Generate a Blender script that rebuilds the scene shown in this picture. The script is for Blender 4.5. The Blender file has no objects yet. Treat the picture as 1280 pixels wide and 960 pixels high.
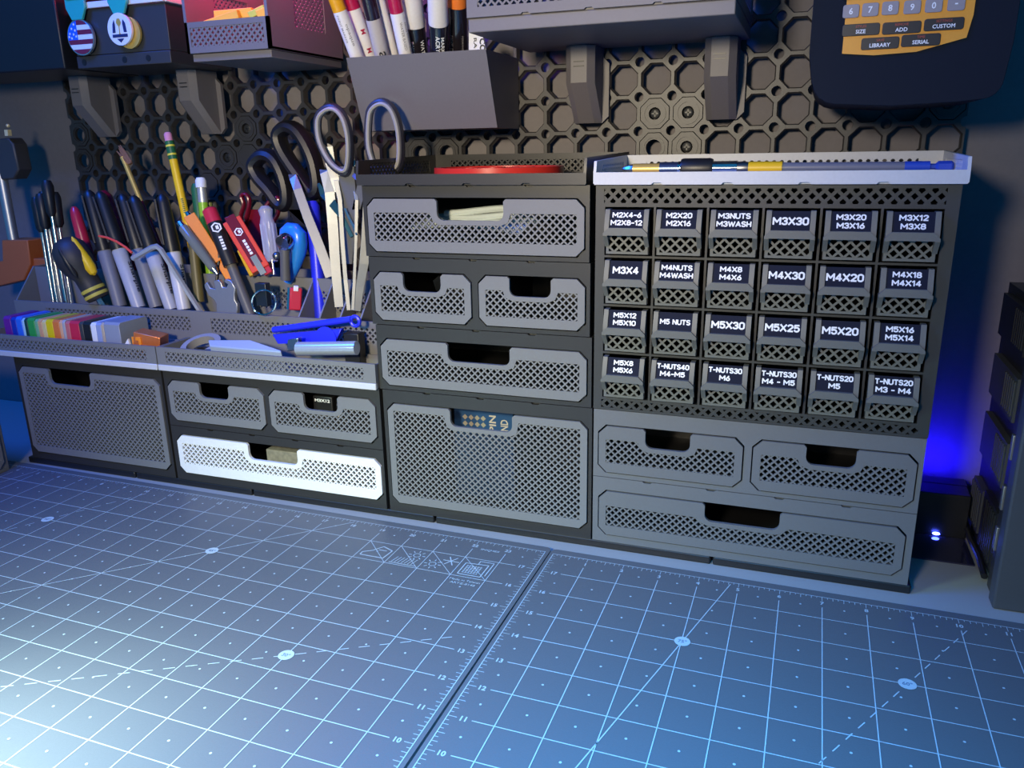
import bpy, math, random
from mathutils import Vector, Matrix
from mathutils.geometry import tessellate_polygon
random.seed(7)
scene = bpy.context.scene
COL = scene.collection
MM = 0.001
V = Vector

# ------------------------------------------------------------------ camera (solved from the inch grid on the mats)
CAM = V((148.354, -512.490, 278.271))
CR = V((0.9412085, 0.3373887, -0.0171848))
CD = V((0.0793189, -0.2701493, -0.9595457))
CF = V((-0.3283824, 0.9017695, -0.2810281))
FPX = 999.834
cd = bpy.data.cameras.new('camera')
cam = bpy.data.objects.new('camera', cd)
COL.objects.link(cam)
cd.sensor_fit = 'HORIZONTAL'; cd.sensor_width = 36.0; cd.lens = 36.0*FPX/1280.0
cd.clip_start = 0.01; cd.clip_end = 50
mw = Matrix.Identity(4)
for i in range(3):
    mw[i][0] = CR[i]; mw[i][1] = -CD[i]; mw[i][2] = -CF[i]; mw[i][3] = CAM[i]*MM
cam.matrix_world = mw
scene.camera = cam

# ------------------------------------------------------------------ world, lights, exposure
scene.view_settings.view_transform = 'Standard'
scene.view_settings.look = 'None'
scene.view_settings.exposure = 0.0
scene.view_settings.gamma = 1.0
scene.view_settings.use_curve_mapping = False
wd = bpy.data.worlds.new('room_glow'); scene.world = wd; wd.use_nodes = True
bg = wd.node_tree.nodes['Background']
bg.inputs[0].default_value = (0.007, 0.125, 0.31, 1); bg.inputs[1].default_value = 1.0

def area(name, loc, target, power, size, color, sy=None, spread=None):
    ld = bpy.data.lights.new(name, 'AREA'); o = bpy.data.objects.new(name, ld); COL.objects.link(o)
    ld.energy = power; ld.color = color
    ld.shape = 'RECTANGLE' if sy else 'DISK'; ld.size = size*MM
    if sy: ld.size_y = sy*MM
    if spread: ld.spread = math.radians(spread)
    o.location = V(loc)*MM
    o.rotation_euler = (V(target)-V(loc)).to_track_quat('-Z', 'Y').to_euler()
    return o
def point(name, loc, power, r, color):
    ld = bpy.data.lights.new(name, 'POINT'); o = bpy.data.objects.new(name, ld); COL.objects.link(o)
    ld.energy = power; ld.color = color; ld.shadow_soft_size = r*MM; o.location = V(loc)*MM
    return o
def spot(name, loc, target, power, r, color, size, blend):
    ld = bpy.data.lights.new(name, 'SPOT'); o = bpy.data.objects.new(name, ld); COL.objects.link(o)
    ld.energy = power; ld.color = color; ld.shadow_soft_size = r*MM; ld.spot_size = math.radians(size); ld.spot_blend = blend
    o.location = V(loc)*MM; o.rotation_euler = (V(target)-V(loc)).to_track_quat('-Z', 'Y').to_euler()
    return o
spot('key_lamp', (-45, -745, 400), (-120, 0, 190), 14.0, 45, (1.0, 0.80, 0.42), 52, 1.0)
spot('key_spill', (-45, -745, 400), (-120, 0, 190), 14.0, 45, (0.98, 0.88, 0.76), 100, 1.0)
area('side_lamp', (-330, -500, 300), (-190, -350, 0), 1.65, 120, (0.60, 1.0, 0.85), spread=100)
area('cyan_mat_glow', (110, -420, 340), (90, -330, 0), 1.65, 200, (0.0, 0.38, 1.0), spread=85)  # area light added overhead for the cyan patch on the mat
spot('pool_lamp', (-330, -480, 420), (-215, -365, 0), 56.0, 60, (0.80, 1.0, 0.98), 40, 1.0)
area('room_blue', (-500, -300, 800), (-50, -150, 0), 7.2, 300, (0.01, 0.12, 1.0))
point('red_led', (-292, 62, 455), 1.1, 12, (1.0, 0.04, 0.16))
point('magenta_led', (-205, 40, 450), 0.35, 14, (1.0, 0.12, 0.40))
area('blue_led', (254, 122, 37), (254, 145, 60), 0.09, 34, (0.013, 0.004, 1.0), sy=10)

# ------------------------------------------------------------------ helpers
def at(u, v, y):
    """photo direction (u, v) followed to the upright plane at depth y (mm)"""
    d = CR*((u-640)/FPX) + CD*((v-480)/FPX) + CF
    return CAM + d*((y-CAM.y)/d.y)
def atz(u, v, z):
    d = CR*((u-640)/FPX) + CD*((v-480)/FPX) + CF
    return CAM + d*((z-CAM.z)/d.z)

MATS = {}
def mat(name, col, rough=0.45, metal=0.0, bump=0.0, bscale=600.0, var=0.06, trans=0.0, emit=None, alpha=1.0, coat=0.0, spec=0.5):
    if name in MATS: return MATS[name]
    m = bpy.data.materials.new(name); m.use_nodes = True
    nt = m.node_tree; b = nt.nodes['Principled BSDF']
    tc = nt.nodes.new('ShaderNodeTexCoord')
    nz = nt.nodes.new('ShaderNodeTexNoise'); nz.inputs['Scale'].default_value = bscale; nz.inputs['Detail'].default_value = 3
    nt.links.new(tc.outputs['Object'], nz.inputs['Vector'])
    mx = nt.nodes.new('ShaderNodeMix'); mx.data_type = 'RGBA'
    c = tuple(col)
    mx.inputs[6].default_value = tuple(x*(1-var) for x in c)+(1,)
    mx.inputs[7].default_value = tuple(min(1, x*(1+var)) for x in c)+(1,)
    nt.links.new(nz.outputs['Fac'], mx.inputs[0])
    nt.links.new(mx.outputs[2], b.inputs['Base Color'])
    b.inputs['Roughness'].default_value = rough; b.inputs['Metallic'].default_value = metal
    b.inputs['Specular IOR Level'].default_value = spec
    b.inputs['Coat Weight'].default_value = coat
    if trans: b.inputs['Transmission Weight'].default_value = trans
    if alpha < 1: b.inputs['Alpha'].default_value = alpha
    if emit:
        b.inputs['Emission Color'].default_value = tuple(emit[:3])+(1,); b.inputs['Emission Strength'].default_value = emit[3]
    if bump:
        bp = nt.nodes.new('ShaderNodeBump'); bp.inputs['Strength'].default_value = bump; bp.inputs['Distance'].default_value = 0.0004
        nt.links.new(nz.outputs['Fac'], bp.inputs['Height']); nt.links.new(bp.outputs['Normal'], b.inputs['Normal'])
    MATS[name] = m
    return m

class Root:
    loc = V((0, 0, 0))
def origin_of(p):
    return V(p['_o']) if p is not None else V((0, 0, 0))

def thing(name, label, cat, loc=(0, 0, 0), group=None):
    o = bpy.data.objects.new(name, None); COL.objects.link(o)
    o.empty_display_size = 0.01
    o.location = V(loc)*MM; o['_o'] = list(loc)
    o['label'] = label; o['category'] = cat
    if group: o['group'] = group
    return o

TXT = {}
def text_geo(s, bold):
    k = (s, bold)
    if k in TXT: return TXT[k]
    cu = bpy.data.curves.new('lettering', 'FONT'); cu.body = s; cu.size = 1.0; cu.offset = bold; cu.resolution_u = 2
    o = bpy.data.objects.new('lettering', cu); COL.objects.link(o)
    dg = bpy.context.evaluated_depsgraph_get()
    me = bpy.data.meshes.new_from_object(o.evaluated_get(dg))
    vs = [(v.co.x, v.co.y) for v in me.vertices]; fs = [tuple(p.vertices) for p in me.polygons]
    bpy.data.objects.remove(o); bpy.data.curves.remove(cu); bpy.data.meshes.remove(me)
    if not vs: vs = [(0, 0)]
    x0 = min(v[0] for v in vs); x1 = max(v[0] for v in vs); y0 = min(v[1] for v in vs); y1 = max(v[1] for v in vs)
    w = max(x1-x0, 1e-6); h = max(y1-y0, 1e-6)
    TXT[k] = ([((x-x0)/w-0.5, (y-y0)/h-0.5) for x, y in vs], fs, w, h)
    return TXT[k]

class MB:
    """collects faces in millimetres, then links them as ONE mesh object"""
    def __init__(s): s.v = []; s.f = []
    def add(s, vs, fs):
        n = len(s.v); s.v += [V(p) for p in vs]; s.f += [tuple(i+n for i in f) for f in fs]; return s
    def box(s, x0, x1, y0, y1, z0, z1):
        return s.add([(x0,y0,z0),(x1,y0,z0),(x1,y1,z0),(x0,y1,z0),(x0,y0,z1),(x1,y0,z1),(x1,y1,z1),(x0,y1,z1)],
                     [(3,2,1,0),(4,5,6,7),(0,1,5,4),(1,2,6,5),(2,3,7,6),(3,0,4,7)])
    def obox(s, c, ax, ay, az):
        """oriented box: centre and three half-extent vectors"""
        c = V(c); ax = V(ax); ay = V(ay); az = V(az)
        P = [c+ax*i+ay*j+az*k for k in (-1, 1) for i, j in ((-1,-1),(1,-1),(1,1),(-1,1))]
        return s.add(P, [(3,2,1,0),(4,5,6,7),(0,1,5,4),(1,2,6,5),(2,3,7,6),(3,0,4,7)])
    def plate(s, loops, O, U, W, N, t):
        """flat plate with holes: loops[0] outline, others holes, thickness t along N"""
        O = V(O); U = V(U); W = V(W); N = V(N)
        tr = tessellate_polygon([[V((a, b, 0)) for a, b in L] for L in loops])
        flat = [p for L in loops for p in L]
        n = len(flat)
        vs = [O+U*a+W*b for a, b in flat]+[O+U*a+W*b+N*t for a, b in flat]
        fs = []
        for q in tr:
            a, b, c = [flat[i] for i in q]
            ar = (b[0]-a[0])*(c[1]-a[1])-(b[1]-a[1])*(c[0]-a[0])
            if abs(ar) < 1e-9: continue
            q = q if ar > 0 else (q[0], q[2], q[1])
            fs.append(tuple(i+n for i in q)); fs.append((q[2], q[1], q[0]))
        k = 0
        for li, L in enumerate(loops):
            m = len(L); ar = sum(L[i][0]*L[(i+1)%m][1]-L[(i+1)%m][0]*L[i][1] for i in range(m))
            fwd = (ar > 0) == (li == 0)
            for i in range(m):
                a, b = k+i, k+(i+1) % m
                fs.append((a, b, b+n, a+n) if fwd else (b, a, a+n, b+n))
            k += m
        flip = U.cross(W).dot(N) < 0
        if flip: fs = [tuple(reversed(f)) for f in fs]
        return s.add(vs, fs)
    def lattice(s, loops, pitch, w, O, U, W, N, t):
        """crossing diagonal bars clipped to the area inside loops[0]"""
        L = loops
        xs = [p[0] for p in L]; ys = [p[1] for p in L]
        a0, a1, b0, b1 = min(xs), max(xs), min(ys), max(ys)
        O = V(O); U = V(U); W = V(W); N = V(N)
        m = len(L); h = w*0.5*math.sqrt(0.5)
        for sg in (1, -1):
            dn = 0.0 if sg == 1 else 0.12
            c = math.floor((a0-sg*b1-abs(b1-b0))/pitch)*pitch + 0.5*pitch
            lo = min(a0-sg*b0, a0-sg*b1); hi = max(a1-sg*b0, a1-sg*b1)
            c = lo + (0.5*pitch if sg == 1 else 0.5*pitch)
            while c < hi:
                ts = []
                for i in range(m):   # line a = c + sg*b
                    (pa, pb), (qa, qb) = L[i], L[(i+1) % m]
                    fp = pa-c-sg*pb; fq = qa-c-sg*qb
                    if (fp > 0) != (fq > 0):
                        k = fp/(fp-fq); ts.append(pb+(qb-pb)*k)
                ts.sort()
                for i in range(0, len(ts)-1, 2):
                    bA, bB = ts[i]-0.3, ts[i+1]+0.3
                    if bB-bA < 0.9: continue
                    P = []
                    for bb in (bA, bB):
                        for d in (-1, 1): P.append((c+sg*bb+d*h, bb-sg*d*h))
                    pts = [O+U*a+W*b+N*dn for a, b in P]+[O+U*a+W*b+N*(t-dn) for a, b in P]
                    s.add(pts, [(0,1,3,2),(4,6,7,5),(0,4,5,1),(2,3,7,6),(0,2,6,4),(1,5,7,3)])
                c += pitch
        return s
    def prism(s, poly, O, U, W, N, t): return s.plate([poly], O, U, W, N, t)
    def lathe(s, p0, axis, prof, seg=14, flat=1.0, up=None):
        """prof: list of (distance along axis, radius)"""
        p0 = V(p0); a = V(axis).normalized()
        u = (V(up) if up is not None else V((0, 0, 1)) if abs(a.z) < 0.9 else V((1, 0, 0)))
        u = (u-a*u.dot(a)).normalized(); w = a.cross(u)
        vs = []; fs = []
        for d, r in prof:
            for i in range(seg):
                th = 2*math.pi*i/seg
                vs.append(p0+a*d+u*(r*math.cos(th))+w*(r*flat*math.sin(th)))
        for j in range(len(prof)-1):
            for i in range(seg):
                k = (i+1) % seg
                fs.append((j*seg+i, j*seg+k, (j+1)*seg+k, (j+1)*seg+i))
        fs.append(tuple(reversed(range(seg)))); n = (len(prof)-1)*seg; fs.append(tuple(range(n, n+seg)))
        return s.add(vs, fs)
    def tube(s, pts, r, seg=8, closed=False, flat=1.0, up=None):
        P = [V(p) for p in pts]; n = len(P)
        rr = r if isinstance(r, (list, tuple)) else [r]*n
        vs = []; fs = []; u = None
        for i in range(n):
            if closed: t = P[(i+1) % n]-P[i-1]
            else: t = P[min(i+1, n-1)]-P[max(i-1, 0)]
            t.normalize()
            if up is not None: u = V(up)
            elif u is None: u = V((0, 0, 1)) if abs(t.z) < 0.9 else V((1, 0, 0))
            u = u-t*u.dot(t)
            if u.length < 1e-6: u = t.orthogonal()
            u.normalize(); w = t.cross(u)
            for k in range(seg):
                th = 2*math.pi*k/seg
                vs.append(P[i]+u*(rr[i]*flat*math.cos(th))+w*(rr[i]*math.sin(th)))
        for i in range(n if closed else n-1):
            j = (i+1) % n
            for k in range(seg):
                l = (k+1) % seg
                fs.append((i*seg+k, i*seg+l, j*seg+l, j*seg+k))
        if not closed:
            fs.append(tuple(reversed(range(seg)))); fs.append(tuple(range((n-1)*seg, n*seg)))
        return s.add(vs, fs)
    def sphere(s, c, r, sx=1, sy=1, sz=1, seg=14, rings=8):
        c = V(c); vs = []; fs = []
        for j in range(1, rings):
            ph = math.pi*j/rings
            for i in range(seg):
                th = 2*math.pi*i/seg
                vs.append(c+V((r*sx*math.sin(ph)*math.cos(th), r*sy*math.sin(ph)*math.sin(th), r*sz*math.cos(ph))))
        top = len(vs); vs.append(c+V((0, 0, r*sz))); vs.append(c-V((0, 0, r*sz)))
        for j in range(rings-2):
            for i in range(seg):
                k = (i+1) % seg; fs.append((j*seg+i, (j+1)*seg+i, (j+1)*seg+k, j*seg+k))
        for i in range(seg):
            k = (i+1) % seg; fs.append((top, i, k)); fs.append((top+1, (rings-2)*seg+k, (rings-2)*seg+i))
        return s.add(vs, fs)
    def quad(s, a, b, c, d): return s.add([a, b, c, d], [(0, 1, 2, 3)])
    def text(s, st, C, U, W, width=None, cap=None, bold=0.02, align='c'):
        """lettering lying on the plane through C spanned by U, W"""
        vs, fs, w, h = text_geo(st, bold)
        if cap is None: cap = width*h/w
        if width is None: width = cap*w/h
        C = V(C); U = V(U).normalized(); W = V(W).normalized()
        off = 0 if align == 'c' else width*0.5
        return s.add([C+U*(x*width+off)+W*(y*cap) for x, y in vs], fs)
    def build(s, name, m, parent=None, smooth=35, bevel=0, label=None):
        me = bpy.data.meshes.new(name)
        if parent is not None: o0 = V(parent['_o'])
        else:
            xs = [p.x for p in s.v]; ys = [p.y for p in s.v]; zs = [p.z for p in s.v]
            o0 = V(((min(xs)+max(xs))/2, (min(ys)+max(ys))/2, min(zs)))
        me.from_pydata([((p-o0)*MM)[:] for p in s.v], [], s.f)
        me.validate()
        me.materials.append(m)
        if smooth:
            me.polygons.foreach_set('use_smooth', [True]*len(me.polygons))
            me.set_sharp_from_angle(angle=math.radians(smooth))
        ob = bpy.data.objects.new(name, me); COL.objects.link(ob)
        ob['_o'] = list(o0)
        if parent is not None: ob.parent = parent
        else: ob.location = o0*MM
        if bevel:
            bv = ob.modifiers.new('edge', 'BEVEL'); bv.width = bevel*MM; bv.segments = 2; bv.limit_method = 'ANGLE'; bv.angle_limit = math.radians(50)
        if label: ob['label'] = label
        return ob
def tag(o, label, cat, group=None):
    o['label'] = label; o['category'] = cat
    if group: o['group'] = group
    return o
def struct(o): o['kind'] = 'structure'; return o
def rect(a0, a1, b0, b1): return [(a0, b0), (a1, b0), (a1, b1), (a0, b1)]
def cham(a0, a1, b0, b1, c): return [(a0+c,b0),(a1-c,b0),(a1,b0+c),(a1,b1-c),(a1-c,b1),(a0+c,b1),(a0,b1-c),(a0,b0+c)]
def arc(cx, cy, r, t0, t1, n): return [(cx+r*math.cos(math.radians(t0+(t1-t0)*i/n)), cy+r*math.sin(math.radians(t0+(t1-t0)*i/n))) for i in range(n+1)]
def rrect(a0, a1, b0, b1, r, n=4):
    return arc(a0+r,b0+r,r,180,270,n)+arc(a1-r,b0+r,r,270,360,n)+arc(a1-r,b1-r,r,0,90,n)+arc(a0+r,b1-r,r,90,180,n)
def _g(*strokes): return strokes
def _arc(cx, cy, rx, ry, a, b, n=8): return [(cx+rx*math.cos(math.radians(a+(b-a)*i/n)), cy+ry*math.sin(math.radians(a+(b-a)*i/n))) for i in range(n+1)]
GLYPH = {   # width, strokes on a cap height of 1
 'M': (0.80, _g([(0.02,0),(0.02,1)], [(0.02,0.98),(0.40,0.36),(0.78,0.98)], [(0.78,1),(0.78,0)])),
 'X': (0.64, _g([(0,1),(0.64,0)], [(0,0),(0.64,1)])),
 'N': (0.60, _g([(0.02,0),(0.02,1)], [(0.02,1),(0.58,0)], [(0.58,0),(0.58,1)])),
 'U': (0.58, _g([(0,1),(0,0.28)]+_arc(0.29,0.28,0.29,0.28,180,360)+[(0.58,1)])),
 'T': (0.56, _g([(0,0.98),(0.56,0.98)], [(0.28,1),(0.28,0)])),
 'S': (0.54, _g(_arc(0.27,0.75,0.26,0.24,25,270)[0:]+_arc(0.27,0.26,0.27,0.25,90,-155))),
 'W': (0.90, _g([(0,1),(0.22,0),(0.45,0.9),(0.68,0),(0.90,1)])),
 'A': (0.64, _g([(0,0),(0.32,1),(0.64,0)], [(0.12,0.3),(0.52,0.3)])),
 'H': (0.58, _g([(0.02,0),(0.02,1)], [(0.56,0),(0.56,1)], [(0.02,0.5),(0.56,0.5)])),
 '-': (0.36, _g([(0,0.46),(0.36,0.46)])),
 '0': (0.54, _g(_arc(0.27,0.72,0.26,0.27,0,180)+_arc(0.27,0.28,0.26,0.27,180,360)+[(0.53,0.72)])),
 '1': (0.30, _g([(0.0,0.78),(0.24,1),(0.24,0)])),
 '2': (0.54, _g(_arc(0.27,0.73,0.26,0.26,165,-30)+[(0.02,0.02),(0.54,0.02)])),
 '3': (0.54, _g(_arc(0.26,0.75,0.25,0.24,160,-90)+_arc(0.26,0.26,0.27,0.25,90,-160))),
 '4': (0.60, _g([(0.42,0),(0.42,1),(0.02,0.28),(0.60,0.28)])),
 '5': (0.54, _g([(0.50,0.98),(0.06,0.98),(0.04,0.55)]+_arc(0.26,0.33,0.27,0.32,130,-155))),
 '6': (0.54, _g([(0.40,1),(0.06,0.45)]+_arc(0.27,0.30,0.26,0.29,150,-210,12))),
 '8': (0.54, _g(_arc(0.27,0.75,0.23,0.23,0,360,12), _arc(0.27,0.27,0.27,0.26,0,360,12))),
 '9': (0.54, _g([(0.14,0),(0.48,0.55)]+_arc(0.27,0.70,0.26,0.29,-30,330,12))),
 ' ': (0.22, ()),
}
def stroke_text(mb, st, C, U, W, N, width, cap, th=0.2):
    tot = sum(GLYPH[c][0] for c in st)+0.2*(len(st)-1)
    sx = width/tot; sy = cap; C = V(C); x = -tot/2
    hw = th*cap*0.5; lay = 0
    for ch in st:
        gw, strokes = GLYPH[ch]
        for sk in strokes:
            P = [((x+a)*sx, (b-0.5)*sy*(1-th)) for a, b in sk]
            for i in range(len(P)-1):
                dx, dy = P[i+1][0]-P[i][0], P[i+1][1]-P[i][1]; L = math.hypot(dx, dy) or 1e-6
                e = hw*0.55; ux, uy = dx/L, dy/L; nx, ny = -uy*hw, ux*hw
                a = (P[i][0]-ux*e, P[i][1]-uy*e); b = (P[i+1][0]+ux*e, P[i+1][1]+uy*e)
                lay = (lay+1) % 7; o = N*(0.004*lay)
                mb.add([C+U*q[0]+W*q[1]+o for q in ((a[0]+nx, a[1]+ny), (a[0]-nx, a[1]-ny), (b[0]-nx, b[1]-ny), (b[0]+nx, b[1]+ny))], [(0, 1, 2, 3)])
        x += gw+0.2
X_, Y_, Z_ = V((1,0,0)), V((0,1,0)), V((0,0,1))

# ------------------------------------------------------------------ materials
GREY = mat('grey_plastic', (0.175, 0.176, 0.180), 0.5, bump=0.05)
SLATE = mat('slate_plastic', (0.135, 0.138, 0.146), 0.55, bump=0.05)
DARK = mat('dark_plastic', (0.030, 0.0285, 0.0275), 0.38, bump=0.05)
BLACK = mat('black_plastic', (0.012, 0.012, 0.013), 0.4)
RACK = mat('charcoal_plastic', (0.035, 0.036, 0.036), 0.5, bump=0.05)
BIN = mat('bin_plastic', (0.120, 0.125, 0.118), 0.5, bump=0.05)
WHITE = mat('white_plastic', (0.77, 0.77, 0.77), 0.45)
PALE = mat('pale_tray_plastic', (0.56, 0.57, 0.60), 0.45)
WHITEPRINT = mat('white_lettering', (0.85, 0.86, 0.88), 0.5)
MATSURF = mat('cutting_mat_surface', (0.105, 0.112, 0.125), 0.42, bump=0.12, bscale=1500, var=0.08)
MATLINE = mat('mat_print', (0.42, 0.49, 0.54), 0.5)
DESK = mat('desk_top', (0.34, 0.34, 0.34), 0.4, var=0.03)
WALL = mat('wall_paint', (0.175, 0.160, 0.168), 0.8, bump=0.4, bscale=260, var=0.08)
BOARD = mat('pegboard_plastic', (0.034, 0.032, 0.032), 0.42, bump=0.15, bscale=1200)
HOLD = mat('holder_plastic', (0.155, 0.143, 0.148), 0.5)
BLUELIT = mat('bin_label_card', (0.005, 0.008, 0.024), 0.7, spec=0.2)  # black card, the blue light on it is put into the colour
STEEL = mat('steel', (0.62, 0.62, 0.60), 0.25, metal=1.0)
CHROME = mat('chrome', (0.80, 0.80, 0.80), 0.10, metal=1.0)
DSTEEL = mat('dark_steel', (0.22, 0.22, 0.23), 0.35, metal=1.0)
BARREL = mat('marker_barrel_grey', (0.42, 0.42, 0.43), 0.35)
PAPER = mat('white_paper', (0.80, 0.80, 0.80), 0.6)
RED = mat('red_plastic', (0.60, 0.03, 0.02), 0.35)
PINKRED = mat('crimson_plastic', (0.55, 0.02, 0.05), 0.3, coat=0.3)
BURG = mat('burgundy_plastic', (0.16, 0.006, 0.02), 0.25, coat=0.4)
ORANGE = mat('orange_plastic', (0.90, 0.28, 0.02), 0.4)
YELLOW = mat('yellow_paint', (0.85, 0.52, 0.01), 0.4)
GREEN = mat('green_plastic', (0.02, 0.13, 0.04), 0.4)
LIME = mat('lime_plastic', (0.28, 0.55, 0.03), 0.35)
PINK = mat('pink_rubber', (0.75, 0.28, 0.33), 0.7)
BLUE = mat('blue_plastic', (0.02, 0.03, 0.80), 0.35)
SKY = mat('sky_blue_plastic', (0.02, 0.22, 0.75), 0.3, coat=0.3)
GOLD = mat('gold_brass', (0.75, 0.50, 0.12), 0.35, metal=0.45)
CLEAR = mat('clear_plastic', (0.60, 0.62, 0.72), 0.12, alpha=0.45)
TEAL = mat('teal_enamel', (0.03, 0.42, 0.34), 0.25, coat=0.5)

# ------------------------------------------------------------------ setting
struct(MB().box(-4000, 4000, 145, 165, -740, 2000).build('wall_back', WALL))
struct(MB().box(-4000, 4000, -3500, 145, -760, -740).build('floor', mat('floor_wood', (0.10, 0.08, 0.07), 0.6)))
dk = thing('workbench', 'pale grey workbench top under the cutting mats and drawer units', 'workbench', (0, -300, -740))
MB().box(-1100, 900, -760, 144, -30, 0).build('tabletop', DESK, dk)
for sx in (-1040, 840):
    for sy in (-720, 90):
        MB().box(sx-25, sx+25, sy-25, sy+25, -740, -30).build('leg', DARK, dk)

# ------------------------------------------------------------------ cutting mats
INCH = 25.4
def make_mat(name, label, cx, cy, ang, right):
    ca, sa = math.cos(ang), math.sin(ang)
    def w(x, y, z):   # mat inches -> world; (cx, cy) is the upper ruler corner next to the seam
        dx = (x-(0 if right else 24))*INCH; dy = (y-18)*INCH
        return V((cx+dx*ca-dy*sa, cy+dx*sa+dy*ca, z))
    U = V((ca, sa, 0)); W = V((-sa, ca, 0)); zt = 3.5
    t = thing(name, label, 'cutting mat', tuple(w(12, 9, 0)), 'pair of cutting mats')
    e = 0.11
    b = MB(); O = w(0, 0, 0.02)
    b.prism(rrect(-e*INCH, (24+e)*INCH, -0.3*INCH, (18+0.28)*INCH, 4), O, U, W, Z_, zt-0.02)
    b.build('mat_sheet', MATSURF, t)
    zl = zt+0.09
    lay = [0]
    def seg(mb, x0, y0, x1, y1, th=0.55):
        lay[0] += 1; zz = zl+0.008*(lay[0] % 9)+(0.0 if abs(y1-y0) < 1e-6 else 0.08)
        p = w(x0, y0, zz); q = w(x1, y1, zz); d = (q-p).normalized(); n = V((-d.y, d.x, 0))*th*0.5
        mb.quad(p-n, q-n, q+n, p+n)
    g = MB()
    xa, xb = (0, 24)
    seg(g, 0, 18, 24, 18, 0.5); seg(g, 0, 0, 0, 18, 0.5); seg(g, 24, 0, 24, 18, 0.5)
    for i in range(1, 24): seg(g, i, 0.55, i, 17.5)
    for j in range(1, 18): seg(g, 0.52, j, 23.48, j)
    k = MB()
    for i in range(1, 24*8):
        l = 0.20 if i % 8 == 0 else 0.17 if i % 4 == 0 else 0.13 if i % 2 == 0 else 0.085
        seg(k, i/8, 18, i/8, 18-l, 0.35)
    for j in range(1, 18*8):
        l = 0.20 if j % 8 == 0 else 0.17 if j % 4 == 0 else 0.13 if j % 2 == 0 else 0.085
        seg(k, 0, j/8, l, j/8, 0.35); seg(k, 24, j/8, 24-l, j/8, 0.35)
    nmb = k
    for i in range(1, 24): nmb.text(str(i), w(i, 17.70, zl), U, W, cap=3.6, bold=0.03)
    for j in range(1, 18):
        nmb.text(str(j), w(0.34, j, zl), U, W, cap=3.6, bold=0.03); nmb.text(str(j), w(23.66, j, zl), U, W, cap=3.6, bold=0.03)
    k.build('ruler_print', MATLINE, t, smooth=0)
    d = g
    for i in range(24):
        for j in range(18):
            c = w(i+0.5, j+0.5, zl+0.18); n = 6
            d.add([c+V((0.75*math.cos(q*math.pi/3), 0.75*math.sin(q*math.pi/3), 0)) for q in range(n)], [tuple(range(n))])
    g.build('grid_lines', MATLINE, t, smooth=0)
    a = MB(); badges = []
    def ray_line(deg, dash, r0=1.2, mark=None):
        cs, sn = math.cos(math.radians(deg)), math.sin(math.radians(deg))
        L = min(23.6/cs if cs > 0.01 else 99, 17.9/sn)
        if dash:
            s_ = r0
            while s_ < L-0.25:
                seg(a, s_*cs, s_*sn, (s_+0.25)*cs, (s_+0.25)*sn, 0.6); s_ += 0.47
        else: seg(a, r0*cs, r0*sn, L*cs, L*sn, 0.6)
    ray_line(45, False); ray_line(30, True); ray_line(60, True); ray_line(75, False); ray_line(15, False)
    a.build('angle_lines', MATLINE, t)
    for deg, bx, by in ((45, 15, 15), (30, 20, 11.55), (60, 8.66, 15), (75, 4.02, 15)):
        m = MB(); c = w(bx, by, zl+0.25)
        m.add([c+V((4.6*math.cos(q*math.pi/12), 4.6*math.sin(q*math.pi/12), 0)) for q in range(24)], [tuple(range(24))])
        bo = m.build('angle_badge', MATLINE, t, smooth=0)
        MB().text('%d°' % deg, w(bx, by, zl+0.32), U, W, cap=3.0, bold=0.02).build('badge_number', mat('badge_ink', (0.12, 0.17, 0.26), 0.5), bo, smooth=0)
    if not right:
        p = MB()
        def poly(pts, closed=False, th=0.5):
            for i in range(len(pts) if closed else len(pts)-1):
                x0, y0 = pts[i]; x1, y1 = pts[(i+1) % len(pts)]; seg(p, x0, y0, x1, y1, th)
        for i in range(19, 23): seg(p, i, 17, i+1, 16, 0.45)
        poly([(19.12,16.2),(19.85,16.2),(19.9,16.65),(19.55,16.8),(19.35,16.5),(19.12,16.35)], True, 0.9)
        poly([(19.5,16.6),(19.75,16.6)], False, 0.7)
        def sun(cx_, cy_, n):
            poly([(cx_+0.1*math.cos(q*math.pi/5), cy_+0.1*math.sin(q*math.pi/5)) for q in range(10)], True, 0.6)
            for q in range(8): seg(p, cx_+0.16*math.cos(q*math.pi/4), cy_+0.16*math.sin(q*math.pi/4), cx_+0.25*math.cos(q*math.pi/4), cy_+0.25*math.sin(q*math.pi/4), 0.7)
        sun(20.68, 16.65, 8); sun(21.3, 16.35, 8)
        for q in range(7): seg(p, 20.15+q*0.1, 16.12, 20.22+q*0.1, 16.42, 0.6)
        seg(p, 20.1, 16.08, 20.9, 16.08, 0.7)
        for q in range(3):
            cs, sn = math.cos(q*math.pi/3), math.sin(q*math.pi/3)
            seg(p, 21.72-0.24*cs, 16.66-0.24*sn, 21.72+0.24*cs, 16.66+0.24*sn, 0.8)
        poly([(22.15,16.12),(22.8,16.12),(22.8,16.75),(22.15,16.7)], True, 0.8)
        poly([(22.5,16.72),(22.5,16.9),(22.9,16.9),(22.9,16.2)], False, 0.7)
        for q in range(6): seg(p, 22.25+q*0.08, 16.2, 22.25+q*0.08, 16.62, 0.5)
        for q in range(5): seg(p, 22.22, 16.22+q*0.09, 22.68, 16.22+q*0.09, 0.5)
        p.build('pictograms', MATLINE, t)
        q = MB()
        q.text('INCHES', w(22.52, 17.55, zl+0.18), U, W, width=14, cap=2.2, bold=0.02)
        q.text('Made in Taiwan', w(22.5, 15.82, zl+0.18), U, W, width=22, cap=2.2, bold=0.01)
        q.text('ARTZ-8148', w(22.5, 15.66, zl+0.18), U, W, width=18, cap=2.2, bold=0.01)
        q.build('small_print', MATLINE, t, smooth=0)
make_mat('cutting_mat', 'grey gridded cutting mat on the right, its top ruler starting at 1', -0.3, -25.0, -0.01117, True)
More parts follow.
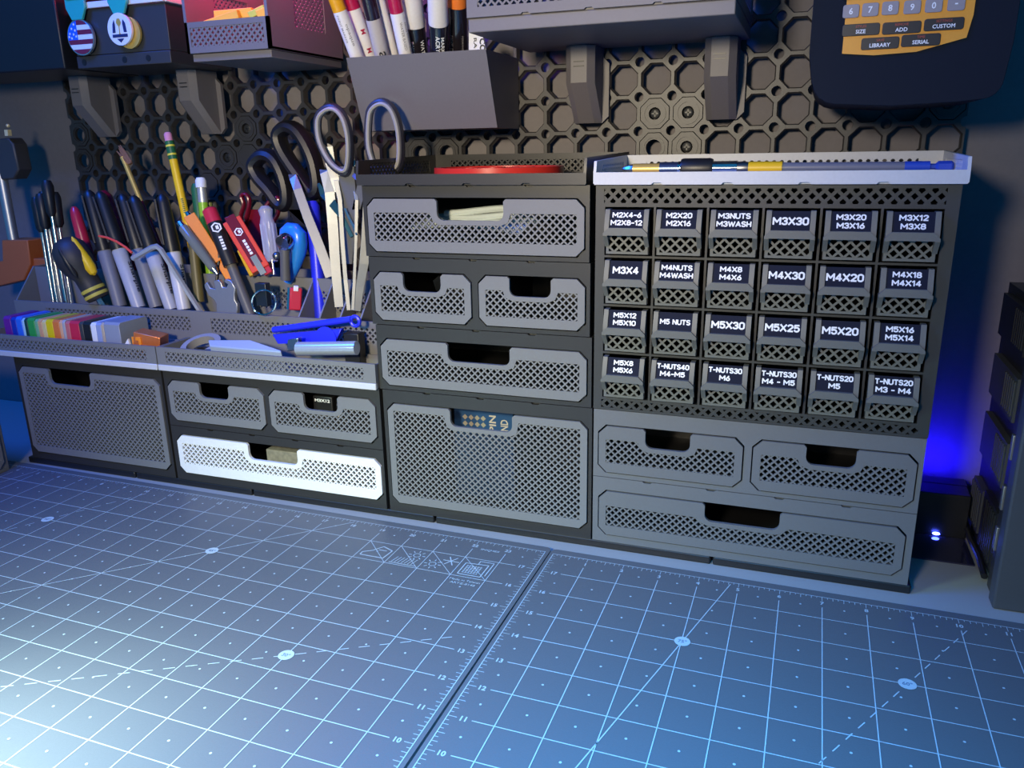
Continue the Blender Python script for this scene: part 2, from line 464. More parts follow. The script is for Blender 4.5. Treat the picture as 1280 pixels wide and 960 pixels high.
make_mat('cutting_mat', 'grey gridded cutting mat on the left with iron and sun pictograms near its corner', -6.6, -23.8, -0.01466, False)

# ------------------------------------------------------------------ pegboard of octagons
PX, PZ, PY = -53.46, 289.95, 130.8
CELL = 25.0
def cell_c(i, j): return V((PX+(i+0.5)*CELL+0, PY, PZ+(j+0.5)*CELL+0.0049*((i+0.5)*CELL)))
pb = thing('pegboard', 'dark grey octagon-holed pegboard panel fixed on the back wall', 'pegboard', (-147, 134, 40))
def octa(r, rot=22.5): return [(r*math.cos(math.radians(rot+45*k)), r*math.sin(math.radians(rot+45*k))) for k in range(8)]
def cell_geo(mb, i, j):
    c = cell_c(i, j); h = CELL/2; rq = 3.6
    R0, R1 = 11.3/math.cos(math.pi/8), 10.5/math.cos(math.pi/8)
    inn = []; out = []
    oc = octa(1.0)
    # walk round: for every octagon side list matching inner / outer points
    for k in range(8):
        a = oc[k]; b = oc[(k+1) % 8]
        mid = math.degrees(math.atan2(a[1]+b[1], a[0]+b[0])) % 360
        if round(mid) % 90 == 0:      # straight side faces a cell edge
            d = round(mid)
            ex, ey = math.cos(math.radians(d)), math.sin(math.radians(d)); tx, ty = -ey, ex
            out.append([(ex*h-tx*(h-rq), ey*h-ty*(h-rq)), (ex*h+tx*(h-rq), ey*h+ty*(h-rq))]); inn.append([a, b])
        else:
            sx = 1 if math.cos(math.radians(mid)) > 0 else -1; sy = 1 if math.sin(math.radians(mid)) > 0 else -1
            o = []; ii = []
            for q in range(5):
                f = q/4
                # quarter circle round the cell corner, walked in the same sense as a -> b
                th0 = {(1,1):270, (-1,1):0, (-1,-1):90, (1,-1):180}[(sx, sy)]
                th = math.radians(th0-90*f)
                o.append((sx*h+rq*math.cos(th), sy*h+rq*math.sin(th)))
                ii.append((a[0]+(b[0]-a[0])*f, a[1]+(b[1]-a[1])*f))
            out.append(o); inn.append(ii)
    OL = []; IL = []
    for o, ii in zip(out, inn):
        for p, q in zip(o, ii):
            OL.append(p); IL.append(q)
    n = len(OL); T = 6.4
    def ring(pts, s, y): return [V((c.x+p[0]*s, y, c.z+p[1]*s)) for p in pts]
    rows = [ring(OL, 1, c.y+T), ring(OL, 1, c.y), ring(IL, R0, c.y), ring(IL, R1, c.y+1.6), ring(IL, R1, c.y+T)]
    vs = [p for r in rows for p in r]; fs = []
    for a in range(4):
        for k in range(n):
            l = (k+1) % n
            if a == 0 and abs(OL[k][0]) > h-0.01 and abs(OL[l][0]) > h-0.01: continue
            if a == 0 and abs(OL[k][1]) > h-0.01 and abs(OL[l][1]) > h-0.01: continue
            fs.append((a*n+k, a*n+l, (a+1)*n+l, (a+1)*n+k))
    mb.add(vs, fs)
brd = MB()
for i in range(-20, 12):
    for j in range(-9, 7): cell_geo(brd, i, j)
brd.build('panel', BOARD, pb, smooth=25)
def connector(i, j, kind):
    c = cell_c(i, j); m = MB()
    R = 10.7
    o = octa(R/math.cos(math.pi/8))
    y = c.y-0.6
    hole = [(4.2*math.cos(k*math.pi/8), 4.2*math.sin(k*math.pi/8)) for k in range(16)]
    if kind == 'cap': m.plate([o], (c.x, y, c.z), X_, Z_, Y_, 3)
    else:
        rr = 6.2 if kind == 'ring' else 4.6
        m.plate([o, [(rr*math.cos(k*math.pi/8), rr*math.sin(k*math.pi/8)) for k in range(16)]], (c.x, y, c.z), X_, Z_, Y_, 3)
        for ra, rb in ((8.6, 7.6),) if kind != 'ring' else ((8.6, 7.4),):
            m.plate([[(ra*math.cos(k*math.pi/12), ra*math.sin(k*math.pi/12)) for k in range(24)], [(rb*math.cos(k*math.pi/12), rb*math.sin(k*math.pi/12)) for k in range(24)]], (c.x, y-0.7, c.z), X_, Z_, Y_, 0.8)
    ob = m.build('connector', BOARD, pb)
    if kind == 'bolt':
        b = MB(); b.lathe((c.x, y+1.4, c.z), Y_, [(0, 3.2), (0.4, 3.8), (3, 3.8)], 16)
        for s_ in (-1, 1): b.obox((c.x, y+1.3, c.z), V((2.4, 0, 0)) if s_ > 0 else V((0.5, 0, 0)), (0, 0.3, 0), V((0, 0, 0.5)) if s_ > 0 else V((0, 0, 2.4)))
        b.build('screw_head', mat('black_screw', (0.03, 0.03, 0.03), 0.4, metal=0.3), ob)
for (i, j, kd) in ((3,0,'bolt'),(4,0,'bolt'),(4,-1,'bolt'),(3,-1,'ring'),(-12,0,'bolt'),(-13,-1,'bolt'),(-12,-1,'cap'),(-20,0,'ring'),(-20,-1,'ring'),(-5,-1,'ring'),(-4,-1,'ring'),(11,0,'bolt'),(-14,-2,'cap')):
    connector(i, j, kd)

# ------------------------------------------------------------------ drawer units
def notch_poly(x0, x1, z0, z1, ch, n0, n1, zb, r=5):
    return ([(x0+ch, z0), (x1-ch, z0), (x1, z0+ch), (x1, z1-ch), (x1-ch, z1)] +
            [(n1+1.6, z1), (n1, z1-1.6)] + arc(n1-r, zb+r, r, 0, -90, 4) + arc(n0+r, zb+r, r, -90, -180, 4) + [(n0, z1-1.6), (n0-1.6, z1)] +
            [(x0+ch, z1), (x0, z1-ch), (x0, z0+ch)])
def drawer(parent, x0, x1, z0, z1, n0, n1, zb, m, tm=8.5, bm=7.5, depth=90, label=None, yf=-0.8):
    d = MB(); sm = 5.0
    outer = notch_poly(x0, x1, z0, z1, 5.5, n0, n1, zb)
    xa, xb, za, zc = x0+sm, x1-sm, z0+bm, z1-tm
    e = 3.6
    if zb-3.2 < zc:
        mesh = [(xa, za), (xb, za), (xb, zc), (n1+e+1.5, zc), (n1+e-0.5, zb-1.0), (n1-2, zb-3.2), (n0+2, zb-3.2), (n0-e+0.5, zb-1.0), (n0-e-1.5, zc), (xa, zc)]
    else: mesh = rect(xa, xb, za, zc)
    d.plate([outer, mesh], (0, yf, 0), X_, Z_, Y_, 2.4)
    d.lattice(mesh, 5.0, 1.1, (0, yf+0.25, 0), X_, Z_, Y_, 1.7)
    y0, y1 = yf+2.4, yf+depth; zt = z1-7
    fr_ = d.build('drawer', m, parent, label=label)
    d = MB()
    d.box(x0+1, x1-1, y0, y1, z0+0.5, z0+2)
    d.box(x0+1, x0+2.4, y0, y1, z0+2, zt); d.box(x1-2.4, x1-1, y0, y1, z0+2, zt); d.box(x0+2.4, x1-2.4, y1-1.4, y1, z0+2, zt)
    d.build('drawer_box', BLACK, fr_, label='drawer box coloured black for the shade behind the mesh front')  # box coloured black so the openings look as dark as in shade
    return fr_
def unit(name, label, x0, x1, z0, z1, drawers, fm, depth=100, notches=(), group=None, cat='drawer unit'):
    t = thing(name, label, cat, ((x0+x1)/2, depth/2, z0), group)
    zA, zB = z0+0.25, z1-0.25
    out = [(x0, zA), (x1, zA), (x1, zB)]
    for nx in sorted(notches, reverse=True):
        out += [(nx+3.4, zB), (nx+2.2, zB-1.1), (nx-2.2, zB-1.1), (nx-3.4, zB)]
    out += [(x0, zB)]
    holes = [cham(a-0.9, b+0.9, c-0.9, d+0.9, 5.6) for (a, b, c, d) in [q[:4] for q in drawers]]
    f = MB(); f.plate([out]+holes, (0, 0, 0), X_, Z_, Y_, 3)
    f.box(x0, x0+1.6, 3, depth, zA, zB); f.box(x1-1.6, x1, 3, depth, zA, zB)
    f.box(x0+1.6, x1-1.6, 3, depth, zA, zA+1.6); f.box(x0+1.6, x1-1.6, 3, depth, zB-1.6, zB); f.box(x0+1.6, x1-1.6, depth-1.6, depth, zA+1.6, zB-1.6)
    if len(holes) == 2:
        xm = (drawers[0][1]+drawers[1][0])/2; f.box(xm-1, xm+1, 3, depth-2, zA+1.6, zB-1.6)
    f.build('unit_frame', fm, t)
    return t
DU = 'stacked drawer units along the bench'
NM = (-109, -66, -24)
def full(name, label, x0, x1, z0, z1, ds, fm, depth, notches, **kw):
    t = unit(name, label, x0, x1, z0, z1, ds, fm, depth, notches, DU)
    for q in ds:
        drawer(t, *q[:7], q[7], tm=q[8], bm=q[9], depth=depth-12, label=q[10] if len(q) > 10 else None)
    return t
full('drawer_unit', 'black drawer unit at the far left holding one tall grey mesh drawer', -523, -354.3, 6, 106,
     [(-519, -357.6, 13.6, 96, -482, -434, 82.5, GREY, 5.5, 6.5)], DARK, 100, (-480, -438, -396))
full('drawer_unit', 'black drawer unit with two small grey drawers above the white drawer', -352, -145.8, 56, 106,
     [(-348.2, -252, 61.6, 96.6, -315.4, -286, 84, GREY, 9, 7), (-246.6, -150, 61.4, 96.6, -214, -183, 83.3, GREY, 9.5, 6.5)], DARK, 100, (-310, -268, -226, -184))
full('drawer_unit', 'low black drawer unit with one wide bright white drawer', -352, -145.8, 6, 56,
     [(-346.5, -148.6, 13.6, 47.7, -272.8, -224.8, 33.9, WHITE, 7, 8.5, 'white mesh drawer front')], DARK, 100, (-310, -268, -226, -184))
full('drawer_unit', 'tall dark unit at the foot of the middle stack with a deep mesh drawer', -142.8, 20.4, 6, 106,
     [(-139.2, 17.2, 13.8, 95.2, -87.2, -38.5, 82, GREY, 5.5, 6.5)], DARK, 125, (-106, -63, -21))
full('drawer_unit', 'dark one-drawer unit directly above the deep mesh drawer in the middle stack', -145, 19.6, 106, 156,
     [(-141.5, 16.2, 110.2, 145.2, -87.1, -39.4, 131.8, GREY, 8.5, 6.5)], DARK, 125, (-108, -65, -23))
full('drawer_unit', 'dark middle-stack unit split into two half-width grey drawers', -147.2, 18, 156, 206,
     [(-143.6, -67.6, 160, 194.9, -120, -90.3, 181.7, GREY, 9.5, 6.5), (-61.4, 14.6, 160.2, 194.9, -38.7, -9, 181.5, GREY, 9.5, 6.5)], DARK, 125, (-108.5, -65.5, -23))
full('drawer_unit', 'topmost dark unit of the middle stack, clear tubing showing in its drawer', -148.8, 17.2, 206, 256,
     [(-145.1, 13.8, 210, 246.7, -91, -42, 232.3, GREY, 9.5, 7.5)], DARK, 125, NM)
full('drawer_unit', 'slate grey unit with two half-width drawers under the labelled bin rack', 21.6, 228.6, 56, 106,
     [(25.6, 122, 60.3, 94.2, 57.8, 87.9, 80.9, SLATE, 9.5, 7), (128.6, 225, 60, 94.5, 161, 190.6, 81.6, SLATE, 9.5, 7)], SLATE, 92, ())
full('drawer_unit', 'slate grey bottom unit with one full-width drawer under the two half-width drawers', 21.6, 228.6, 6, 56,
     [(26.3, 223.7, 12.2, 45.5, 99.8, 148.4, 32.6, SLATE, 11, 7)], SLATE, 92, (60, 103, 147, 188))
cuts = [(-530, -401, 'farthest left under the tall grey drawer'), (-399.5, -275, 'between the tall grey drawer and the white drawer'), (-273.5, -105, 'under the right half of the white drawer'),
        (-103.5, 105.5, 'under the deep mesh drawer and the slate unit'), (107, 231, 'under the right end of the slate unit')]
for a, b, wh in cuts:
    m = MB(); m.prism([(0, 0), (105, 0), (105, 5.9), (0.6, 5.9), (0, 5.2)], (a, 0, 0), Y_, Z_, X_, b-a)
    tag(m.build('base_plate', BLACK, bevel=1.0), 'black base plate segment on the bench, '+wh, 'base plate', 'base plates under the drawer units')

# contents showing in the drawer openings
m = MB()
for k in range(5):
    z = 226+k*2.6; y = 14+k*5
    m.tube([(-118+26*k*0.2+ (x-0)*1.0, y+8*math.sin(x/26.0+k), z+2.2*math.sin(x/20.0+k*1.3)) for x in range(0, 90, 6)], 2.6, 8)
tag(m.build('tubing_bundle', mat('milky_tubing', (0.55, 0.62, 0.60), 0.25)), 'milky tubing bundle lying in the top drawer of the middle stack', 'tubing')
m = MB(); m.lathe((-99, 20, 183), (0.2, 1, 0.4), [(0, 8), (12, 8)], 6); m.lathe((-99, 20, 183), (0.2, 1, 0.4), [(-0.5, 4), (-0.4, 4)], 12)
tag(m.build('hex_nut', DSTEEL), 'large dark hex nut in the left half-width drawer of the middle stack', 'nut')
cd_ = thing('printed_card', 'blue printed card standing in the deep mesh drawer', 'card', (-60, 24, 17))
MB().box(-94, -46, 22, 25, 17, 93).build('card_sheet', mat('card_blue', (0.015, 0.06, 0.16), 0.4), cd_)
q = MB(); q.text('PIN', (-62.5, 21.9, 79), Z_, -X_, width=13, cap=5.5, bold=0.02); q.text('ND', (-53, 21.9, 78.5), Z_, -X_, width=9, cap=6, bold=0.02)
q.build('lettering', mat('card_print', (0.5, 0.42, 0.34), 0.5), cd_, smooth=0)
q = MB()
for a in range(4):
    for b in range(3): q.prism([(0,-2.2),(2.2,0),(0,2.2),(-2.2,0)], (-85+a*5.0, 21.9, 72+b*5.2), X_, Z_, -Y_, 0.2)
q.build('diamond_pattern', mat('card_pattern', (0.30, 0.26, 0.20), 0.5), cd_)
bx = thing('label_cartridge', 'small black labelled cartridge in the right half-width drawer above the white drawer', 'cartridge', (-205, 20, 63))
MB().box(-214, -196, 12, 40, 63.5, 91).build('cartridge_body', BLACK, bx, bevel=0.8)
q = MB(); q.text('M3X12', (-205, 11.8, 87.5), X_, Z_, width=14, cap=2.6, bold=0.03); q.build('lettering', WHITEPRINT, bx, smooth=0)
m = MB(); m.tube([(-192, 14, 66), (-192, 14, 88), (-189, 14, 91), (-186, 14, 91), (-184, 14, 88), (-184, 14, 66)], 1.4, 8)
tag(m.build('steel_clip', CHROME), 'bent bright steel clip beside the black cartridge in the drawer', 'clip')
m = MB(); m.box(-262, -228, 8, 40, 16, 41)
tag(m.build('wood_offcut', mat('weathered_wood', (0.22, 0.20, 0.16), 0.7, var=0.5, bscale=300), bevel=0.8), 'grey weathered wood offcut inside the white drawer', 'wood block')

# ------------------------------------------------------------------ labelled bin rack
rk = thing('bin_rack', 'charcoal rack holding twenty-four labelled hardware bins', 'bin rack', (125, 45, 106))
CX0, CPX, CZT, CPZ = 26.6, 32.65, 242.9, 32.15
f = MB()
cells = []
for c in range(6):
    for r in range(4):
        a0 = CX0+c*CPX+0.7; a1 = CX0+(c+1)*CPX-0.7; b1 = CZT-r*CPZ-0.7; b0 = CZT-(r+1)*CPZ+0.7
        cells.append((c, r, a0, a1, b0, b1))
up_ = rect(26.6, 223, 245.5, 253.3); lo_ = rect(26.6, 223, 107.6, 113.2)
up_ = rect(26.6, 222, 244.6, 253.6)
f.plate([rect(21.2, 229, 106.2, 255.8), up_, lo_]+[rect(a0, a1, b0, b1) for (_, _, a0, a1, b0, b1) in cells], (0, 0, 0), X_, Z_, Y_, 3)
f.lattice(up_, 6.8, 2.0, (0, 0.2, 0), X_, Z_, Y_, 1.8); f.lattice(lo_, 6.8, 2.0, (0, 0.2, 0), X_, Z_, Y_, 1.8)
f.box(21.2, 22.8, 3, 90, 106.2, 255.8); f.box(227.4, 229, 3, 90, 106.2, 255.8); f.box(22.8, 227.4, 88, 90, 106.2, 255.8)
f.box(22.8, 227.4, 3, 88, 254.2, 255.8); f.box(22.8, 227.4, 3, 88, 106.2, 107.4)
f.build('rack_frame', RACK, rk)
g = MB()
for c in range(7):
    x = CX0+c*CPX; g.box(x-0.6, x+0.6, 3, 87, 113.8, 243.5)
for r in range(5):
    z = CZT-r*CPZ; g.box(CX0, CX0+6*CPX, 3, 87, z-0.6, z+0.6)
g.build('cell_dividers', RACK, rk)
NAMES = [['M2X4-6|M2X8-12','M2X20|M2X16','M3NUTS|M3WASH','M3X30','M3X20|M3X16','M3X12|M3X8'],
         ['M3X4','M4NUTS|M4WASH','M4X8|M4X6','M4X30','M4X20','M4X18|M4X14'],
         ['M5X12|M5X10','M5 NUTS','M5X30','M5X25','M5X20','M5X16|M5X14'],
         ['M5X8|M5X6','T-NUTS40|M4-M5','T-NUTS30|M6','T-NUTS30|M4 - M5','T-NUTS20|M5','T-NUTS20|M3 - M4']]
for (c, r, a0, a1, b0, b1) in cells:
    nm = NAMES[r][c]; lines = nm.split('|')
    jx = random.uniform(-0.25, 0.25); jy = random.uniform(-0.6, 0.6)
    x0, x1 = a0+1.6+jx, a1-1.9+jx; H = b1-b0
    zt = b1-1.2; zl = b1-0.40*H; zm = b1-0.535*H; zk = b0+0.23*H; zb = b0+1.4
    yt, yl, yp, ym, yb = -4.5+jy, -8.0+jy, -10.0+jy, -3.2+jy, -2.2+jy
    t = thing('hardware_bin', 'grey mesh-fronted rack bin lettered '+' over '.join(lines), 'bin', ((x0+x1)/2, 40, b0), 'labelled hardware bins in the rack')
    body = MB()
    body.box(x0, x0+1.2, ym+1.6, 78, zb, zt-1); body.box(x1-1.2, x1, ym+1.6, 78, zb, zt-1)
    body.box(x0+1.2, x1-1.2, ym+1.6, 78, zb, zb+1.2); body.box(x0+1.2, x1-1.2, 76.8, 78, zb+1.2, zt-1)
    body.build('bin_box', BLACK, t, label='box of the bin, coloured black for the shade inside')  # shade behind the bin mesh is put into the box colour
    body = MB()
    # side cheeks of the label holder
    for (ca, cb) in ((x0, x0+3.0), (x1-3.0, x1)):
        body.prism([(2, zt), (yt, zt), (yl, zl), (yl, zm), (2, zm)], (ca, 0, 0), Y_, Z_, X_, cb-ca)
    # mesh front below the hood
    fr = [(x0+0.4, zb), (x1-0.4, zb), (x1-0.4, zm+1), (x0+0.4, zm+1)]
    me_ = [(x0+2.2, zb+1.6), (x1-2.2, zb+1.6), (x1-2.2, zm+0.4), (x0+2.2, zm+0.4)]
    body.plate([fr, me_], (0, ym, 0), X_, Z_, Y_, 1.6)
    body.lattice(me_, 6.2, 1.35, (0, ym+0.1, 0), X_, Z_, Y_, 1.4)
    body.build('bin_front', BIN, t)
    hd = MB()   # projecting hood with swept side arms
    cc = 3.2
    hd.plate([[(x0-0.2, zm-0.6), (x1+0.2, zm-0.6), (x1+0.2, zl-cc), (x1-cc, zl), (x0+cc, zl), (x0-0.2, zl-cc)]], (0, yp, 0), X_, Z_, Y_, 1.8)
    for (ca, cb) in ((x0-0.35, x0+2.4), (x1-2.4, x1+0.35)):
        hd.prism([(yp+0.2, zl-cc-0.3), (yp+0.2, zm-1.0), (ym-0.8, zk), (ym-0.3, zk-1.0), (ym-0.1, zl-cc-0.3)], (ca, 0, 0), Y_, Z_, X_, cb-ca)
    hd.box(x0+cc, x1-cc, yp+1.8, 0.5, zl-1.4, zl-0.05)
    hd.build('hood', BIN, t)
    la, lb = x0+3.0, x1-3.0
    sl = V((0, yl-yt, zl-zt)); W = -sl.normalized(); N = X_.cross(W)
    def onl(k, d): return V(((la+lb)/2, yt, zt))+sl*k+N*d
    p = MB(); p.obox(onl(0.5, -1.2), V(((lb-la)/2, 0, 0)), sl*0.5, N*0.5)
    p.build('label_plate', BLUELIT, t)
    q = MB()
    AV = lb-la-1.6
    def tw(ln, cap): return cap*0.92*(sum(GLYPH[k][0] for k in ln)+0.2*(len(ln)-1))
    if len(lines) == 1:
        cap = 4.9 if 'NUTS' not in nm else 3.6
        stroke_text(q, lines[0], onl(0.52, -0.55), X_, W, -N, min(AV, tw(lines[0], cap)*1.12), cap, 0.21)
    else:
        for k, ln in enumerate(lines):
            cap = 3.6; w_ = tw(ln, cap)*1.2
            stroke_text(q, ln, onl(0.29+0.42*k, -0.55), X_, W, -N, min(AV, w_), cap, 0.22)
    q.build('lettering', WHITEPRINT, t, smooth=0)

# ------------------------------------------------------------------ trays on top of the stacks
def top_tray(name, label, x0, x1, yb, m, zlip, zrim, notches, band=True, meshm=None):
    t = thing(name, label, 'tray', ((x0+x1)/2, yb/2, 256))
    z0 = 256.05
    b = MB()
    out = [(x0, z0), (x1, z0), (x1, zlip), (x0, zlip)]
    o2 = [(x0+0.8, z0)]
    for nx in sorted(notches): o2 += [(nx-3.6, z0), (nx-2.4, z0+1.2), (nx+2.4, z0+1.2), (nx+3.6, z0)]
    o2 += [(x1-0.8, z0), (x1, z0+1), (x1, zlip-0.8), (x1-0.8, zlip), (x0+0.8, zlip), (x0, zlip-0.8), (x0, z0+1)]
    b.plate([o2], (0, -3.5, 0), X_, Z_, Y_, 3.0)
    b.box(x0, x1, -0.5, yb, z0, z0+1.6)
    for (ca, s_) in ((x0, 1), (x1, -1)):
        xa, xb = (ca, ca+1.8) if s_ > 0 else (ca-1.8, ca)
        fr = [(-3.0, z0+1), (yb, z0+1), (yb, zrim), (-1.5, zrim-2.5), (-3.4, zlip)]
        ms = rect(14, yb-14, z0+5, zrim-4.5)
        b.plate([fr, ms], (xa, 0, 0), Y_, Z_, X_, 1.8)
        b.lattice(ms, 5.0, 1.8, (xa+0.3, 0, 0), Y_, Z_, X_, 1.2)
    fr = rect(x0+1.8, x1-1.8, z0+1.6, zrim); ms = rect(x0+16, x1-16, z0+5, zrim-4.8)
    b.plate([fr, ms], (0, yb-1.8, 0), X_, Z_, Y_, 1.8)
    b.lattice(ms, 5.0, 1.25, (0, yb-1.6, 0), X_, Z_, Y_, 1.4)
    b.build('tray_body', m, t)
    return t
top_tray('top_tray', 'dark open tray on the middle stack holding the red disc', -151, 15.6, 128, DARK, 263.4, 275.2, (-109.7, -67, -25))
top_tray('top_tray', 'white open tray on the labelled bin rack holding the screwdriver', 20.2, 231.4, 92, PALE, 263.6, 273.0, (60.4, 102.8, 146.5, 188.5))
# red disc
rd = thing('coaster', 'round red openwork disc lying in the dark tray of the middle stack', 'coaster', (-66, 62, 257.7))
b = MB(); N_ = 40
b.plate([[(48*math.cos(2*math.pi*k/N_), 48*math.sin(2*math.pi*k/N_)) for k in range(N_)], [(43*math.cos(2*math.pi*k/N_), 43*math.sin(2*math.pi*k/N_)) for k in range(N_)]], (-68, 62, 257.8), X_, Y_, Z_, 8.6)
b.build('rim', RED, rd)
b = MB(); disc = [(43.5*math.cos(2*math.pi*k/N_), 43.5*math.sin(2*math.pi*k/N_)) for k in range(N_)]
b.lattice(disc, 9, 3.0, (-68, 62, 257.8), X_, Y_, Z_, 7.4)
for k in range(6):
    th = k*math.pi/3; c = (-68+24*math.cos(th), 62+24*math.sin(th), 257.8)
    b.plate([[(9*math.cos(q*math.pi/8), 9*math.sin(q*math.pi/8)) for q in range(16)], [(6.5*math.cos(q*math.pi/8), 6.5*math.sin(q*math.pi/8)) for q in range(16)]], c, X_, Y_, Z_, 8.0)
b.build('openwork', RED, rd)
# precision driver
pd = thing('screwdriver', 'long slim screwdriver with yellow bands lying in the white tray', 'screwdriver', (128, 42, 257.7))
zc = 264.3; yc = 42
def rod(name, m, segs, seg=16):
    b = MB(); b.lathe((segs[0][0], yc, zc), X_, [(x-segs[0][0], r) for x, r in segs], seg); return b.build(name, m, pd)
b = MB(); b.lathe((28.5, yc, zc), X_, [(0, 0.6), (3, 2.0), (6, 3.0), (8, 3.2)], 8)
b.build('bit_tip', STEEL, pd)
rod('bit_sleeve', GOLD, [(36.5, 3.6), (54.5, 3.6)])
rod('bit_collar', mat('blued_steel', (0.10, 0.14, 0.25), 0.3, metal=0.8), [(54.5, 4.4), (66.5, 4.4)])
rod('ring', CHROME, [(66.5, 4.7), (68.6, 4.7)])
rod('grip', BLACK, [(68.6, 6.2), (70, 6.6), (87, 6.6), (89, 6.0)])
rod('chuck', CHROME, [(89, 4.6), (104.4, 4.6)])
rod('neck', DSTEEL, [(104.4, 4.0), (108, 4.3), (111.4, 3.8)])
rod('yellow_band', YELLOW, [(111.4, 4.0), (132, 4.0)])
rod('shaft', mat('grey_blue_shaft', (0.16, 0.17, 0.20), 0.35), [(132, 3.3), (202.6, 3.0)])
rod('blue_end', mat('blue_anodised', (0.03, 0.08, 0.45), 0.3), [(202.6, 3.2), (216.5, 3.2)])
rod('hex_shank', mat('blue_anodised', (0.03, 0.08, 0.45), 0.3), [(216.5, 1.7), (219.5, 1.7), (221, 3.2), (228.0, 3.2), (229.4, 2.0)], 6)

# ------------------------------------------------------------------ front trays on the left units
def low_tray(label, x0, x1, jx):
    t = thing('front_tray', label, 'tray', ((x0+x1)/2, 20, 106), 'low mesh trays on the left units')
    b = MB()
    fr = rect(x0, x1, 111, 125.8); ms = rect(x0+9, x1-10, 113.4, 122.2)
    b.plate([fr, ms], (0, -3.5, 0), X_, Z_, Y_, 2.2)
    b.lattice(ms, 5.0, 1.4, (0, -3.3, 0), X_, Z_, Y_, 1.6)
    b.box(x0, x1, -1.3, 37, 106.4, 108)
    b.box(x0, x0+1.6, -1.3, 37, 108, 125); b.box(x1-1.6, x1, -1.3, 37, 108, 125); b.box(x0+1.6, x1-1.6, 35.6, 37, 108, 122)
    b.build('tray_body', GREY, t)
    w = MB(); w.box(x0, x1, -4.2, -1.4, 105.6, 110.8)
    for k in range(3):
        xx = x0+(x1-x0)*(0.25+0.25*k); 
    w.build('base_strip', PALE, t, bevel=0.6, label='white strip along the foot of the tray')
low_tray('grey mesh front tray with white foot strip holding the colour swatches', -560, -353.4, 0)
low_tray('grey mesh front tray with white foot strip holding the blue squeegee', -352.2, -146, 0)

# ------------------------------------------------------------------ pen rack behind the front trays
pr = thing('pen_rack', 'two-tier grey mesh rack full of pens and hand tools', 'pen rack', (-350, 75, 106))
b = MB()
w1, w2 = rect(-520, -352, 130, 142.5), rect(-330, -158, 130, 142.5)
b.plate([rect(-560, -152, 106.4, 148), w1, w2], (0, 40, 0), X_, Z_, Y_, 2.4)
b.lattice(w1, 5.0, 1.5, (0, 40.3, 0), X_, Z_, Y_, 1.6); b.lattice(w2, 5.0, 1.5, (0, 40.3, 0), X_, Z_, Y_, 1.6)
b.box(-560, -152, 42.4, 112, 106.4, 120)
b.build('front_wall', GREY, pr)
b = MB(); w3 = rect(-300, -158, 148, 166)
b.plate([rect(-558, -152, 120, 176.5), w3], (0, 67, 0), X_, Z_, Y_, 2)
b.lattice(w3, 5.0, 1.5, (0, 67.2, 0), X_, Z_, Y_, 1.4)
b.box(-558, -152, 110, 112, 120, 177)
b.build('rear_tier', GREY, pr)
for x in (-242, -222, -203, -184, -165):
    m = MB(); m.prism([(42.4, 120), (66.6, 120), (66.6, 174), (42.4, 148)], (x, 0, 0), Y_, Z_, X_, 1.4); m.build('divider', GREY, pr)
for x in (-560, -153.5):
    m = MB(); m.prism([(42.4, 120), (110, 120), (110, 177), (67, 177), (42.4, 148)], (x, 0, 0), Y_, Z_, X_, 1.5); m.build('side_panel', GREY, pr)

# ------------------------------------------------------------------ shelf, boxes and brackets hung on the pegboard
def bracket(x0, label, w=22):
    t = thing('shelf_bracket', label, 'bracket', (x0+w/2, 125, 296), 'angled shelf brackets on the pegboard')
    b = MB(); ch = 5
    top = [(x0, 129), (x0, 97+ch), (x0+ch, 97), (x0+w-ch, 97), (x0+w, 97+ch), (x0+w, 129)]
    low = [(x0, 129.5), (x0, 122+ch), (x0+ch, 122), (x0+w-ch, 122), (x0+w, 122+ch), (x0+w, 129.5)]
    R = [[V((x, y, 350.8)) for x, y in top], [V((x, y, 325)) for x, y in top], [V((x, y, 297)) for x, y in low]]
    vs = [p for r in R for p in r]; fs = []
    for a in range(2):
        for k in range(6): fs.append((a*6+k, (a+1)*6+k, (a+1)*6+(k+1) % 6, a*6+(k+1) % 6))
    fs.append(tuple(range(6))); fs.append(tuple(reversed(range(12, 18))))
    b.add(vs, fs); b.build('bracket_arm', HOLD, t)
    p = MB(); p.plate([cham(x0-1, x0+27, 297, 345, 5)], (0, 126.5, 0), X_, Z_, Y_, 3.5); p.build('mounting_plate', HOLD, t)
    q = MB(); q.box(x0+7, x0+15, 96.6, 97.4, 339.2, 340.0); q.box(x0+7, x0+15, 96.6, 97.4, 336.0, 336.8); q.build('engraved_mark', BLACK, t)
bracket(-28, 'grey bracket under the left half of the mesh-lipped shelf')
bracket(73, 'grey bracket under the right end of the mesh-lipped shelf')
bracket(-388, 'grey bracket under the right end of the box the medals hang on')
bracket(-513, 'grey bracket at the left end of the pegboard under the medal box')

